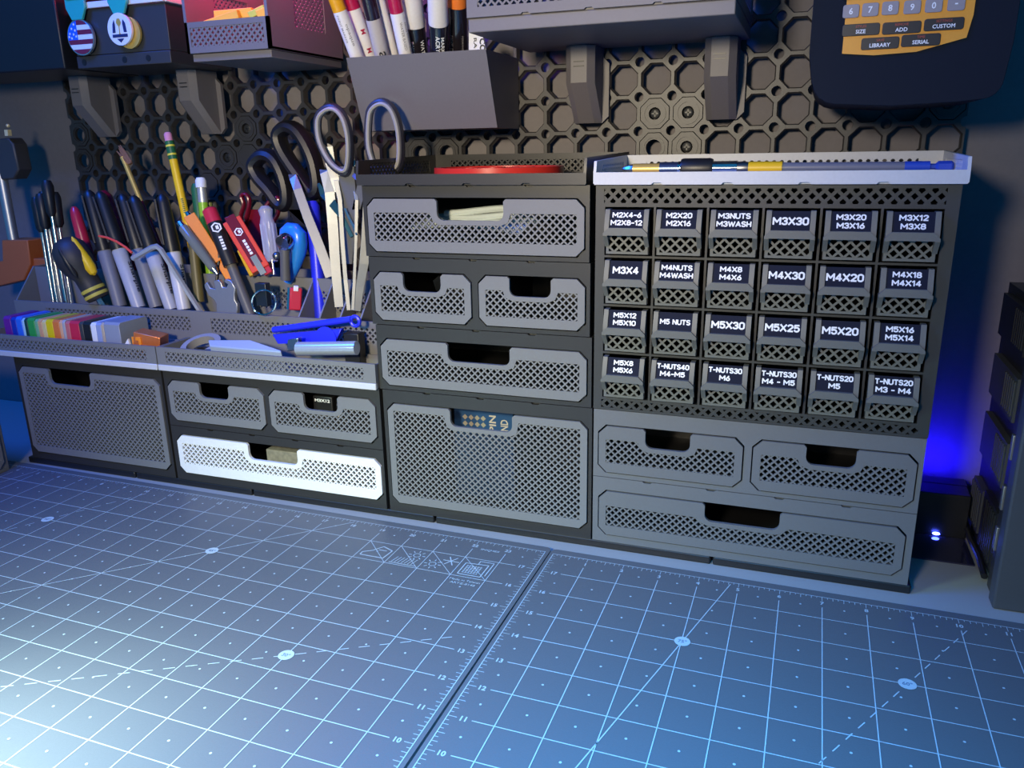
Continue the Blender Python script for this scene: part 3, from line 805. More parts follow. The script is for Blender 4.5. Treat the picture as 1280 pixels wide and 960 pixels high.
sh = thing('hanging_shelf', 'grey shelf with a mesh lip hung on the pegboard above the bins', 'shelf', (18, 70, 351.5))
b = MB(); b.box(-66, 101, 6, 129.6, 351.2, 359.6); b.build('shelf_base', HOLD, sh, bevel=0.6)
b = MB()
o2 = [(-66.5, 360)]
for nx in (-42, 1, 44, 86): pass
out = [(-66.5, 360), (-30, 360), (-29, 361), (-25, 361), (-24, 360), (11, 360), (12, 361), (16, 361), (17, 360), (53, 360), (54, 361), (58, 361), (59, 360), (101.5, 360), (101.5, 398), (-66.5, 398)]
ms = rect(-59, 94, 366, 392)
b.plate([out, ms], (0, 5, 0), X_, Z_, Y_, 2.2); b.lattice(ms, 5, 1.25, (0, 5.3, 0), X_, Z_, Y_, 1.6)
for xa in (-66.5, 99.5):
    ms = rect(14, 120, 366, 392); b.plate([rect(7.2, 129.5, 360, 398), ms], (xa, 0, 0), Y_, Z_, X_, 2); b.lattice(ms, 5, 1.4, (xa+0.3, 0, 0), Y_, Z_, X_, 1.4)
b.box(-64.5, 99.5, 7.2, 129.5, 359.8, 361.2)
b.build('mesh_lip', HOLD, sh)

mbx = thing('hanging_box', 'dark box with a white rim strip carrying two medals, top left', 'box', (-400, 90, 351))
b = MB(); b.box(-449, -349, 54, 129.6, 351.2, 361); b.box(-449, -349, 55, 129.6, 361.3, 397); b.build('box_body', RACK, mbx, bevel=0.6)
b = MB(); b.plate([[(-449.5, 397.2), (-348.5, 397.2), (-348.5, 402), (-449.5, 402)]], (0, 52.6, 0), X_, Z_, Y_, 2.4); b.box(-349.5, -347, 55, 129, 397.2, 402); b.build('rim_strip', WHITE, mbx, bevel=0.5)
b = MB()
for x in (-441, -397, -372): b.lathe((x, 53.8, 356), Y_, [(0, 2.6), (0.5, 2.6)], 12)
b.build('peg_hole', BLACK, mbx)
lb = thing('hanging_box', 'wide dark box at the top left edge, left of the medals', 'box', (-560, 85, 351))
b = MB(); b.box(-680, -455, 46, 129.6, 351, 420); b.build('box_body', BLACK, lb, bevel=1.2)

# medals
def disc(c, r, t, n=32): return [(r*math.cos(2*math.pi*k/n), r*math.sin(2*math.pi*k/n)) for k in range(n)]
md = thing('medal', 'round flag medal with stars and maroon stripes on a teal clip', 'medal', (-436.8, 49, 361))
mc = V((-436.8, 49.5, 375.2))
def clip(c, parent, w=10.5):
    m = MB(); m.plate([[(-w, 9), (w, 9), (w, 2), (w*0.55, -7), (-w*0.55, -7), (-w, 2)]], c+V((0, 0, 0)), X_, Z_, Y_, 2.4)
    m.box(c.x-w*0.8, c.x+w*0.8, c.y-0.6, c.y+6, c.z+8, c.z+11)
    return m.build('clip', TEAL, parent, bevel=0.5)
clip(mc+V((-0.5, 0, 20.5)), md)
m = MB(); m.lathe(mc+V((0, 0.6, 0)), Y_, [(0, 14.2), (2.2, 14.2)], 32); m.build('medal_rim', mat('silver_rim', (0.7, 0.75, 0.8), 0.25, metal=0.9), md)
r = 13.2
def chord(z0, z1, x0, x1):
    """band of the disc between heights z0..z1, limited to x0..x1"""
    n = 8; zs = [z0+(z1-z0)*k/n for k in range(n+1)]
    def hw(z): return math.sqrt(max(0.01, r*r-z*z))
    R = [(min(x1, hw(z)), z) for z in zs]; L = [(max(x0, -hw(z)), z) for z in reversed(zs)]
    return R+L
ba = MB(); ww = MB(); st = MB(); bl = MB()
hgt = 2*r/7
for k in range(7):
    z1 = r-k*hgt; z0 = z1-hgt
    xl = -2.4 if k < 4 else -99
    (ba if k % 2 == 0 else ww).plate([chord(z0+0.02, z1-0.02, xl, 99)], mc+V((0, 0.2, 0)), X_, Z_, Y_, 0.3)
bl.plate([chord(r-4*hgt, r-0.05, -99, -2.5)], mc+V((0, 0.2, 0)), X_, Z_, Y_, 0.3)
ba.build('maroon_stripes', mat('maroon_enamel', (0.17, 0.015, 0.05), 0.25, coat=0.5), md); ww.build('white_stripes', mat('white_enamel', (0.75, 0.8, 0.85), 0.2, coat=0.5), md)
bl.build('blue_canton', mat('blue_enamel', (0.02, 0.13, 0.75), 0.2, coat=0.5), md)
for sx, sz in ((-5,10.2),(-8,7),(-4.5,5.5),(-10.5,3.2),(-6.5,2.5),(-4,0.8),(-9,-0.4),(-11.6,0.8)):
    p = []
    for k in range(10):
        rr = 1.25 if k % 2 == 0 else 0.5; p.append((rr*math.sin(k*math.pi/5), rr*math.cos(k*math.pi/5)))
    st.plate([p], mc+V((sx, 0, sz)), X_, Z_, Y_, 0.3)
st.build('stars', WHITEPRINT, md)
md2 = thing('medal', 'round white medal with a gold cup emblem, second coin behind it', 'medal', (-392.5, 49, 366))
mc2 = V((-392.6, 48.5, 378.6))
clip(mc2+V((0.6, 0.5, 18.6)), md2, 10)
m = MB(); m.lathe(mc2+V((5.6, 3.2, -2.6)), Y_, [(0, 12.2), (2.0, 12.2)], 32); m.build('rear_coin', GOLD, md2)
m = MB(); m.lathe(mc2, Y_, [(0, 12.4), (2.2, 12.4)], 32); m.build('medal_face', mat('white_enamel', (0.75, 0.8, 0.85), 0.2, coat=0.5), md2)
e = MB(); O = mc2+V((0, -0.35, 0))
e.plate([[(-1.3, 8), (-2.6, 5), (-1.4, 3), (-0.4, 2), (-0.4, -3), (-1.6, -4), (1.6, -4), (0.4, -3), (0.4, 2), (1.4, 3), (2.6, 5), (1.3, 8)]], O, X_, Z_, Y_, 0.3); e.build('gold_cup', GOLD, md2)
e = MB(); e.plate([[(-7.4, -2.6), (-6.4, 4), (-4.6, 7.2), (-4.0, 4), (-4.4, -2.6)]], O, X_, Z_, Y_, 0.3); e.plate([[(7.4, -2.6), (6.6, 4.5), (4.6, 7.2), (3.8, 4), (4.4, -2.6)]], O, X_, Z_, Y_, 0.3)
e.plate([rect(-7.8, 7.8, -6.2, -3.8)], O, X_, Z_, Y_, 0.3); e.plate([[(-3.6, -7.2), (0, -10.2), (3.6, -7.2)]], O, X_, Z_, Y_, 0.3); e.build('navy_emblem', mat('navy_enamel', (0.02, 0.03, 0.12), 0.3), md2)

# open bin with orange pieces
ob = thing('open_bin', 'grey open-fronted mesh bin holding orange pieces, lit red inside', 'open bin', (-271, 80, 348))
b = MB()
fr = rect(-309.5, -233.5, 353.5, 375.5); ms = rect(-305, -238.5, 358, 371.5)
b.plate([fr, ms], (0, 28, 0), X_, Z_, Y_, 2.4); b.lattice(ms, 5, 1.7, (0, 28.3, 0), X_, Z_, Y_, 1.6)
b.box(-309.5, -233.5, 30.4, 129.6, 353.4, 355.2)
for xa in (-309.5, -236): 
    ms = rect(62, 105, 372, 400); b.plate([[(28, 353.5), (129.6, 353.5), (129.6, 440), (38, 440), (28, 400)], ms], (xa, 0, 0), Y_, Z_, X_, 2.5); b.lattice(ms, 5, 1.8, (xa+0.4, 0, 0), Y_, Z_, X_, 1.5)
b.box(-307, -236, 127.5, 129.6, 355, 440)
b.build('bin_body', HOLD, ob)
b = MB(); b.box(-307.5, -235.5, 31, 129.6, 347.6, 353.2); b.build('bin_base', HOLD, ob, bevel=0.5)
OR2 = mat('amber_foam', (0.95, 0.50, 0.05), 0.6); YG = mat('yellow_green_plastic', (0.60, 0.62, 0.08), 0.5)
for k, (x, y, z, dx, dz, mm_, w) in enumerate(((-292, 38, 366, 26, 7, OR2, 3.2), (-286, 44, 372, 28, 1.0, OR2, 3.5), (-290, 52, 366, 24, 10, OR2, 3.0), (-255, 40, 370, 12, 6, YG, 2.6), (-258, 46, 369, 10, 9, YG, 2.6), (-248, 41, 370, 14, 5, OR2, 3.0), (-251, 50, 368, 14, 8, OR2, 3.0))):
    d = V((dx, 6, dz)).normalized(); u = d.cross(Y_).normalized()
    m = MB(); m.obox(V((x+dx*0.4, y, z+9+dz*0.3)), d*(abs(dx)*0.55), Y_*2.2, u*w)
    wh = ['lowest at the left', 'long one across the left', 'tilted behind the left pair', 'green-tinted at the middle', 'green-tinted steeper at the middle', 'front one at the right', 'rear one at the right'][k]
    tag(m.build('foam_strip', mm_, bevel=0.6), 'amber strip in the open bin, '+wh, 'strip', 'amber strips in the open bin')

# marker holder with its markers
mh = thing('marker_holder', 'plain grey sloping marker holder hung on the pegboard', 'marker holder', (-132, 100, 294))
b = MB()
x0, x1 = -189.5, -75.5
prof = [(80, 294.5), (129.6, 294.5), (129.6, 350), (60, 347.5)]
b.prism([(80, 294.5), (82.2, 294.5), (62.3, 347.6), (60, 347.5)], (x0, 0, 0), Y_, Z_, X_, x1-x0)
for xa in (x0, x1-2): b.prism([(82, 294.5), (129.6, 294.5), (129.6, 347.5), (62.1, 347.5)], (xa, 0, 0), Y_, Z_, X_, 2)
b.box(x0+2, x1-2, 82, 129.6, 294.5, 297); b.box(x0+2, x1-2, 127.4, 129.6, 297, 347.5)
b.build('holder_body', HOLD, mh)
WB = mat('white_marker_body', (0.80, 0.77, 0.76), 0.35, coat=0.3); BB = mat('black_marker_body', (0.012, 0.010, 0.014), 0.22, coat=0.6)
CY = mat('amber_cap', (0.90, 0.42, 0.01), 0.3, coat=0.4); CRD = mat('crimson_cap', (0.50, 0.01, 0.07), 0.3, coat=0.4); CO = mat('orange_cap', (0.90, 0.22, 0.03), 0.35)
INK = mat('black_ink', (0.02, 0.02, 0.02), 0.5)
def facing(p, d):
    """unit vector across axis d that lies square to the line from p to the camera, and the outward one"""
    n = (CAM-p).normalized(); n = (n-d*n.dot(d)).normalized(); return d.cross(n).normalized(), n
def marker(label, u0, v0, u1, v1, y0, y1, r, capv, bm, cm, txt=None, rcap=None, marks=(), vis_top=None):
    y0 += 2; y1 = y0-17
    p = at(u0, v0, y0); q = at(u1, v1, y1); d = (q-p).normalized()
    base = p+d*((300-p.z)/d.z); L = (440-300)/d.z
    cp = at(u0+(u1-u0)*(capv-v0)/(v1-v0), capv, y0+(y1-y0)*(capv-v0)/(v1-v0))
    kc = (cp-base).dot(d); rc = rcap or r
    t = thing('marker', label, 'marker', tuple(base), 'paint markers in the sloping holder')
    m = MB(); m.lathe(base, d, [(0, r*0.8), (2, r), (kc-1, r), (kc+2, r*0.9)], 20); m.build('barrel', bm, t)
    m = MB(); m.lathe(base+d*kc, d, [(0, rc*0.97), (0.8, rc), (L-kc-6, rc*0.94), (L-kc, rc*0.8)], 20); m.build('cap', cm, t)
    if txt:
        m = MB()
        for (s_, off, du, ln, cap, c3) in txt:
            s0 = base+d*(kc-off); uu, nn = facing(s0, d)
            ang = du; nrm = nn*math.cos(ang)+uu*math.sin(ang); tan = nrm.cross(d).normalized()
            m.text(s_, s0+nrm*(r+0.15), -d, tan if (-d).cross(tan).dot(nrm) > 0 else -tan, width=ln, cap=cap, bold=0.01)
        m.build('lettering', txt[0][5], t, smooth=0)
G_ = mat('grey_ink', (0.30, 0.28, 0.28), 0.5)
marker('amber-capped white marker at the left end of the sloping holder', 446.4, 72, 419.8, 0, 67, 0, 5.3, 13.5, WB, CY, [('opaque', 17, 0.1, 16, 2.2, G_), ('PAINT MARKER', 12, -0.6, 20, 1.6, G_)])
marker('crimson-capped white marker second from the left in the sloping holder', 462.5, 70.5, 438.7, 0, 79, 0, 5.3, 11, WB, CRD, [('M', 16, 0.2, 3.5, 3.5, mat('red_ink', (0.5, 0.03, 0.08), 0.5)), ('M', 30, 0.2, 3.5, 3.5, None)])
marker('black-capped white marker between the two crimson-capped markers', 477.3, 68, 460.9, 0, 67, 0, 5.6, 23, mat('putty_marker_body', (0.48, 0.44, 0.43), 0.4), mat('plum_black_cap', (0.02, 0.010, 0.02), 0.25, coat=0.5), [('a', 25, 0.1, 5, 5, INK)])
marker('slim all-white marker in the middle of the sloping holder', 492, 67, 474.8, 0, 78, 0, 3.9, -10, WB, WB)
marker('crimson-capped white marker with small grey print, right of the slim white one', 506.8, 65.6, 492.9, 0, 67, 0, 5.2, 15, WB, CRD, [('WATER BASED', 16, 0.2, 20, 2, G_), ('NON TOXIC INK', 18, 0.9, 22, 1.6, G_)])
marker('stout black marker with a white cap and a pale label, middle right of the holder', 523.2, 65.6, 515, 0, 82, 0, 7.3, 32.5, BB, WB, [('WATER', 16, 0.5, 15, 3.0, WHITEPRINT), ('BASED INK', 18, -0.5, 18, 1.6, WHITEPRINT)], 7.7)
marker('stout black marker with a white cap and bold white print, second from the right', 549.5, 64, 547, 0, 69, 0, 7.0, 30, BB, WB, [('ACRYLIC', 15, -0.15, 18, 3.2, WHITEPRINT), ('MARKER', 15, 0.35, 16, 2.6, WHITEPRINT)], 7.3)
marker('stout black marker with an orange cap at the right end of the holder', 573.2, 63, 571.6, 0, 86, 0, 7.2, 7.5, BB, CO, [('PERMANENT COLOUR', 32, 0.45, 26, 1.5, G_), ('FINE POINT', 30, -0.7, 22, 1.8, G_)], 7.3)
ct = thing('printed_tag', 'white printed tag sticking up at the right end of the marker holder', 'tag', (-85, 100, 330))
a_, b_, c_, e_ = at(586, 38, 70), at(603, 44, 70), at(609, 68, 70), at(586, 68, 70)
m = MB(); m.add([a_, b_, c_, e_]+[p+Y_*0.8 for p in (a_, b_, c_, e_)], [(0,3,2,1),(4,5,6,7),(0,1,5,4),(1,2,6,5),(2,3,7,6),(3,0,4,7)]); m.build('tag_sheet', PAPER, ct)
m = MB(); cc_ = at(603, 56, 69.6); m.text('CO', cc_, -Z_, X_, width=9, cap=4.5, bold=0.03); m.text('RA', at(594, 54, 69.6), -Z_, X_, width=7, cap=2.4, bold=0.01); m.build('lettering', INK, ct, smooth=0)

# label maker
lm = thing('label_maker', 'dark navy handheld label maker with an amber keypad, top right', 'label maker', (196, 75, 300))
NB = mat('navy_black_rubber', (0.006, 0.010, 0.020), 0.75, spec=0.2)
b = MB(); ol = [(143, 420), (143, 330), (146, 312)]+arc(160, 315, 14, 190, 265, 4)+[(190, 299), (224, 300)]+arc(236, 311, 10, 275, 350, 4)+[(248, 330), (249, 420)]
b.plate([ol], (0, 24, 0), X_, Z_, Y_, 74); b.build('case', NB, lm, bevel=6)
b = MB(); kp = [(161, 420), (161, 328.5), (178, 326.8), (200, 327.5), (224.5, 333.5), (226.5, 345), (227, 420)]
b.plate([kp], (0, 23.2, 0), X_, Z_, Y_, 1.6); b.build('keypad_panel', mat('amber_panel', (0.80, 0.34, 0.03), 0.45), lm)
KG = mat('grey_key', (0.30, 0.27, 0.28), 0.5); KB = mat('black_key', (0.012, 0.013, 0.018), 0.4); RI = mat('red_key_print', (0.45, 0.06, 0.04), 0.5)
def key(u, v, w, h, s_, m_, cap, red=None):
    c = at(u, v, 22.2); k = MB(); k.plate([rrect(-w/2, w/2, -h/2, h/2, 1.2, 3)], c, X_, Z_, Y_, 1.4)
    ko = k.build('key', m_, lm, bevel=0.25)
    q = MB(); q.text(s_, c+V((0, -0.12, -1.0 if red else 0)), X_, Z_, cap=cap, bold=0.02); q.build('key_print', WHITEPRINT, ko, smooth=0)
    if red:
        q = MB(); q.text(red, c+V((0, -0.12, 1.7)), X_, Z_, cap=1.3, bold=0.0); q.build('red_print', RI, ko, smooth=0)
for s_, u, v in (('6',1063.8,14),('7',1088,12),('8',1113,10),('9',1140.5,8.7),('0',1167.5,6.7),('-',1195.7,4.5)): key(u, v, 8.6, 7.0, s_, KG, 3.4 if s_ != '-' else 0.7)
for s_, u, v in (('1',1063.5,-9),('2',1088,-11),('3',1113,-13),('4',1140.5,-15),('5',1167.5,-17)): key(u, v, 8.6, 7.0, s_, KB, 3.4)
for s_, u, v, rd_ in (('SIZE',1076,37,'STYLES'),('ADD',1127,34.5,'REMOVE'),('CUSTOM',1180,30,'SETTINGS'),('LIBRARY',1100,54,'SAVE'),('SERIAL',1151,50,'TIME')): key(u, v, 19.8, 6.3, s_, KB, 2.1, rd_)
b = MB(); b.box(170, 225, 98, 129.8, 330, 400); b.build('wall_mount', BLACK, lm)

# ------------------------------------------------------------------ swatches and bits in the front trays
sw = [('violet',(0.16,0.01,0.24),9),('dark blue',(0.01,0.03,0.35),6.5),('mid blue',(0.03,0.16,0.70),7),('pale cyan',(0.40,0.65,0.75),3),('bottle green',(0.01,0.06,0.04),4),
      ('bright green',(0.03,0.35,0.06),8.5),('mint green',(0.20,0.45,0.22),4),('peach',(0.75,0.38,0.18),4.5),('cream yellow',(0.80,0.62,0.25),5),('lemon yellow',(0.85,0.62,0.0),8),
      ('orange',(0.80,0.20,0.04),7.5),('apricot',(0.80,0.42,0.22),3.5),('light grey',(0.45,0.42,0.40),3.5),('salmon',(0.60,0.16,0.15),5),('crimson',(0.60,0.02,0.06),11),
      ('charcoal',(0.05,0.05,0.05),4.5),('black',(0.012,0.012,0.012),8.5),('white',(0.80,0.80,0.80),6),('powder blue',(0.30,0.36,0.55),6),('tan',(0.50,0.40,0.28),3.0)]
x = -529.5
for nm, c, w in sw:
    b = MB(); b.plate([cham(2, 34.5, 108.2, 141+random.uniform(-0.6, 0.6), 2.0)], (x+0.15, 0, 0), Y_, Z_, X_, w-0.3)
    tag(b.build('colour_swatch', mat('swatch_'+nm.replace(' ', '_'), c, 0.4, coat=0.2), bevel=0.3), nm+' swatch standing in the row of colour swatches', 'swatch', 'colour swatches in the front tray')
    x += w
b = MB(); b.plate([cham(2, 34.5, 108.2, 142.5, 2)], (x+0.2, 0, 0), Y_, Z_, X_, 17)
tag(b.build('sample_block', mat('pale_blue_grey', (0.26, 0.29, 0.36), 0.45), bevel=0.4), 'thick blue-grey block closing the right end of the swatch row', 'block')
COP = mat('copper_orange', (0.75, 0.22, 0.07), 0.3, metal=0.5)
cu_ = thing('copper_holder', 'small copper-orange block beside the swatch row', 'block', (-368, 10, 108))
m = MB(); m.obox((-372, 12, 123), V((11, 3, -2.5)), V((-2.5, 8, 0)), V((2, 0, 10.5))); m.build('copper_block', COP, cu_, bevel=0.6)
m = MB(); m.plate([[(-5, -7), (4.5, -7), (4.5, 7), (-5, 7)], [(-2, -4), (2, -4), (2, 4), (-2, 4)]], (-377, 1.5, 124.5), X_, Z_, Y_, 1.6); m.build('front_frame', ORANGE, cu_, bevel=0.3)
m = MB(); m.prism([(-9, -7), (5, -7), (2, 6)], (-386, -0.6, 124), X_, Z_, Y_, 1.8)
tag(m.build('paper_wedge', PAPER), 'small white wedge leaning on the copper block', 'wedge')
m = MB(); tr = at(255, 421, 22)
m.plate([[(17*math.cos(q*math.pi/14), 17*math.sin(q*math.pi/14)) for q in range(28)], [(12*math.cos(q*math.pi/14), 12*math.sin(q*math.pi/14)) for q in range(28)]], (tr.x, 19, 119), X_, V((0, 0.94, 0.34)), V((0, -0.34, 0.94)), 7)
tag(m.build('tape_roll', mat('smoky_tape', (0.30, 0.30, 0.33), 0.25)), 'smoky clear tape ring lying in the front tray', 'tape')
m = MB(); pts = []
for k in range(40):
    th = k/39*4*math.pi; pts.append((-322+14*math.cos(th)+k*0.25, 18+9*math.sin(th), 113+k*0.26))
m.tube(pts, 1.5, 8)
tag(m.build('cable_coil', BLACK), 'thin black cable coiled in the tray left of the tape ring', 'cable')
m = MB(); P = [at(u, v, y) for u, v, y in ((260, 424.5, 8), (313, 424.6, 14), (351, 437.5, 6), (351, 440, 4), (262, 432.5, 4))]
top = [V((p.x, p.y, max(p.z, 124)))  for p in P]; bot = [V((p.x, p.y+5, 109)) for p in P]
m.add(top+bot, [(4,3,2,1,0),(5,6,7,8,9)]+[(k, (k+1) % 5, 5+(k+1) % 5, 5+k) for k in range(5)])
tag(m.build('plastic_pouch', mat('milky_blue_film', (0.34, 0.42, 0.58), 0.25, coat=0.4), bevel=0.8), 'milky blue plastic pouch lying beside the tape ring', 'pouch')
sq = thing('squeegee', 'bright blue plastic squeegee propped in the right front tray', 'squeegee', (-215, 24, 108))
def z2(u, v, y): 
    p = at(200+u/4.571, 380+v/4.571, y); return (p.x, p.z)
m = MB(); m.plate([[z2(*q, 24) for q in ((680,225),(1010,215),(1045,140),(650,172))]], (0, 22, 0), X_, Z_, Y_, 5); m.build('blade', BLUE, sq, bevel=0.6)
hp = [z2(645,150,22), z2(1090,88,22)]
m = MB(); m.tube([(hp[0][0], 23, hp[0][1]), (hp[1][0], 23, hp[1][1])], 2.6, 10); 
rc = z2(1112,100,22); m.tube([(rc[0]+3.8*math.cos(t_*math.pi/8), 23, rc[1]+3.8*math.sin(t_*math.pi/8)) for t_ in range(16)], 1.5, 8, closed=True); m.build('handle', BLUE, sq)
rc = z2(950,195,22)
m = MB(); m.lathe((rc[0], 21.2, rc[1]), Y_, [(0, 9.5), (0.8, 9.5)], 24); m.build('round_boss', BLUE, sq)
m = MB(); m.box(-190, -176, 26, 36, 108.2, 141)
tag(m.build('black_pack', BLACK, bevel=0.8), 'black pack standing behind the blue squeegee', 'pack')
p = at(372, 436, 10); q = at(446, 435, 14)
m = MB(); d = (q-p).normalized(); m.lathe(p, d, [(0, 5.2), (0.3, 5.6), ((q-p).length, 5.6)], 18)
rl = thing('clear_roll', 'rolled iridescent clear sheet in front of the squeegee', 'roll', tuple(p))
m.build('rolled_sheet', mat('iridescent_film', (0.45, 0.52, 0.62), 0.15, metal=0.4), rl)
m = MB(); m.obox(p+V((-4, 2, 3)), V((5, 0, 1)), V((0, 3, 0)), V((1, 0, 5))); m.build('foil_end', STEEL, rl, bevel=0.5)

# ------------------------------------------------------------------ pens and tools in the pen rack
def axis(u0, v0, y0, u1, v1, y1, down=0):
    p = at(u0, v0, y0); q = at(u1, v1, y1); d = (q-p).normalized(); L = (q-p).length
    if p.z > 122 and down and d.z > 0.2:
        k = (p.z-121)/d.z
        if p.y < 66: k = min(k, 9)
        p = p-d*k; L += k
    return p, d, L
PG = 'pens standing in the pen rack'
def pen(name, label, cat, u0, v0, u1, v1, y0, y1, parts, down=1, group=PG):
    """parts: (part name, material, [(distance from the visible end u0,v0, radius)...])"""
    P0 = at(u0, v0, y0); p, d, L = axis(u0, v0, y0, u1, v1, y1, down); off = (P0-p).length
    t = thing(name, label, cat, tuple(p), group)
    for i, (pn, m_, prof) in enumerate(parts):
        b = MB(); pr_ = [(a+off, r) for a, r in prof]
        if i == 0 and down: pr_[0] = (0, pr_[0][1])
        s0 = pr_[0][0]; b.lathe(p+d*s0, d, [(a-s0, r) for a, r in pr_], 18); b.build(pn, m_, t)
    return t, p, d, L, off
def sharpie(label, u0, v0, u1, v1, cv, y0, y1, r, bm, cm, script=True):
    P0 = at(u0, v0, y0); Q = at(u1, v1, y1); L = (Q-P0).length; k = L*(cv-v0)/(v1-v0)
    t, p, d, LL, off = pen('marker', label, 'marker', u0, v0, u1, v1, y0, y1,
        [('barrel', bm, [(0, r*0.9), (k-2, r), (k, r*0.92)]), ('cap', cm, [(k-0.5, r*1.02), (k+4, r*1.06), (L-8, r*0.85), (L-3, r*0.72), (L, r*0.35)])])
    c = P0+d*(k+6); uu, nn = facing(c, d)
    m = MB(); m.obox(P0+d*(k+(L-k)*0.52)+uu*(-r*0.95)+nn*(r*0.5), d*((L-k)*0.40), uu*1.0, nn*1.6); m.build('pocket_clip', cm, t, bevel=0.4)
    if script:
        s0 = P0+d*(k*0.40); uu, nn = facing(s0, d); nrm = (nn*0.75+uu*0.66).normalized(); tan = nrm.cross(d).normalized()
        q = MB(); q.text('Sharpie', s0+nrm*(r+0.12), -d, tan if (-d).cross(tan).dot(nrm) > 0 else -tan, width=k*0.62, cap=r*0.75, bold=0.01); q.build('script_print', INK, t, smooth=0)
    return t
DB = mat('shaded_grey_barrel', (0.19, 0.19, 0.20), 0.45)  # darker copy of the grey barrel, shade put into the colour
sharpie('black-capped marker with a grey barrel darkened for shade, nearest the stubby screwdriver', 147, 371, 110, 238, 312, 56, 64, 6.6, DB, BLACK, False)
sharpie('black-capped marker with a bright grey barrel, left of two with script print', 170, 373, 124, 240, 311, 51, 60, 6.6, BARREL, BLACK)
sharpie('black-capped marker with a grey barrel darkened for shade, between the two script-printed ones', 192, 372, 152, 243, 310, 56, 64, 6.6, DB, BLACK, False)
sharpie('black-capped marker with a bright grey barrel, behind the bent hex key', 211, 375, 166, 245, 315, 51, 60, 6.6, BARREL, BLACK)
sharpie('black-capped marker with a pale barrel, right end of the marker row', 228, 374, 202, 243, 314, 52, 62, 6.6, mat('pale_barrel', (0.55, 0.55, 0.56), 0.35), BLACK)
P0 = at(150, 330, 66)
pen('marker', 'crimson-capped marker behind the stubby screwdriver', 'marker', 124, 368, 91, 255, 76, 80, [('barrel', BURG, [(0, 5.5), (32, 5.5)]), ('cap', PINKRED, [(32, 5.9), (62, 5.6), (76, 5.0), (82, 4.0), (85, 2.0)])])
t, p, d, L, off = pen('marker', 'burgundy marker with a long pointed clip among the black caps', 'marker', 176, 368, 128, 238, 78, 84, [('barrel', BURG, [(0, 6), (50, 6)]), ('cap', BURG, [(50, 7.2), (84, 7.4), (96, 6.6), (101, 3.4)])])
uu, nn = facing(p+d*(off+70), d)
m = MB(); c = p+d*(off+96); m.tube([c+nn*7.5+uu*-1, c+nn*9-d*14+uu*-2, c+nn*8.8-d*38-uu*3], [3.4, 3.0, 0.7], 10); m.build('pocket_clip', PINKRED, t)
pen('paintbrush', 'paintbrush with a frayed brown tip and brass ferrule', 'paintbrush', 208, 330, 150, 188, 82, 88, [('handle', BURG, [(0, 2.4), (40, 2.9), (62, 2.2)]), ('ferrule', GOLD, [(61, 2.3), (98, 2.2), (104, 2.6)])], group='tools in the pen rack')
pb_ = [o for o in bpy.data.objects if o.name.startswith('paintbrush')][-1]
m = MB(); s0 = at(163, 204, 87.4); e0 = at(149, 186, 88)
for k in range(9):
    j = V((random.uniform(-3.2, 3.2), random.uniform(-1.5, 1.5), random.uniform(-2.4, 3.4))); m.tube([s0+j*0.4, (s0+e0)*0.5+j*0.7, e0+j], [1.3, 1.6, 0.4], 6)
m.build('bristles', mat('brown_bristle', (0.26, 0.12, 0.05), 0.8, var=0.4), pb_)
t, p, d, L, off = pen('pencil', 'yellow pencil with a pink eraser standing tallest at the left', 'pencil', 246, 335, 212, 178, 74, 84,
   [('body', YELLOW, [(0, 3.6), (97, 3.6)]), ('ferrule', GREEN, [(97, 3.9), (113, 3.9)]), ('eraser', PINK, [(113, 3.5), (119, 3.5), (120.5, 2.6)])])
m = MB()
for k in (100.5, 108): m.lathe(p+d*(off+k), d, [(0, 4.0), (1.6, 4.0)], 16)
m.build('ferrule_bands', mat('yellow_band_paint', (0.80, 0.65, 0.05), 0.4), t)
s0 = p+d*(off+62); uu, nn = facing(s0, d); m = MB(); tan = nn.cross(d); W = tan if (-d).cross(tan).dot(nn) > 0 else -tan
for k in range(8): m.plate([rect(k*1.7, k*1.7+0.9, -1.0, 1.0)], s0+nn*3.62, -d, W, nn, 0.15)
m.build('stamp', GREEN, t, smooth=0)
pen('mechanical_pencil', 'lime pencil with a white eraser in front of the dark green pen', 'pencil', 262, 332, 251, 225, 78, 86, [('body', LIME, [(0, 4.2), (56, 4.2)]), ('ferrule', mat('dull_aluminium', (0.55, 0.56, 0.53), 0.4, metal=0.6), [(56, 4.3), (69, 4.0)]), ('eraser', PAPER, [(69, 4.8), (75, 4.8), (77.5, 3.6)])])
pen('pen', 'dark green pen behind the lime pencil', 'pen', 256, 330, 245, 232, 86, 92, [('body', GREEN, [(0, 4.6), (68, 4.6), (72, 3)])])
pen('pen', 'short olive pen beside the lime pencil', 'pen', 266, 320, 262, 255, 88, 90, [('body', mat('olive_plastic', (0.20, 0.22, 0.06), 0.4), [(0, 2.6), (48, 2.6)])])
pen('pen', 'brown-green pencil below the orange knife', 'pen', 248, 365, 241, 300, 58, 66, [('body', mat('khaki_paint', (0.14, 0.11, 0.03), 0.45), [(0, 4.4), (46, 4.2)])])
# slim black-handled steel rods
for k, (u0, v0, u1, v1, y, r, w) in enumerate(((66,371,52,288,58,1.6,'leftmost'),(71,372,57,284,56,1.8,'second from the left'),(76,371,61,281,60,1.6,'in the middle'),(82,371,65,268,56,1.9,'with the tallest shaft'),(88,370,74,282,60,1.6,'nearest the stubby screwdriver'))):
    P0 = at(u0, v0, y); Q = at(u1, v1, y+8); L = (Q-P0).length
    pen('needle_driver', 'slim bright steel rod with a black grip, '+w, 'screwdriver', u0, v0, u1, v1, y, y+8, [('shaft', CHROME, [(0, r), (L, r)]), ('grip', BLACK, [(L-2, r+0.8), (L+2, 4.6), (L+26, 5.4), (L+31, 3.8)])], group='slim steel rods at the left of the pen rack')
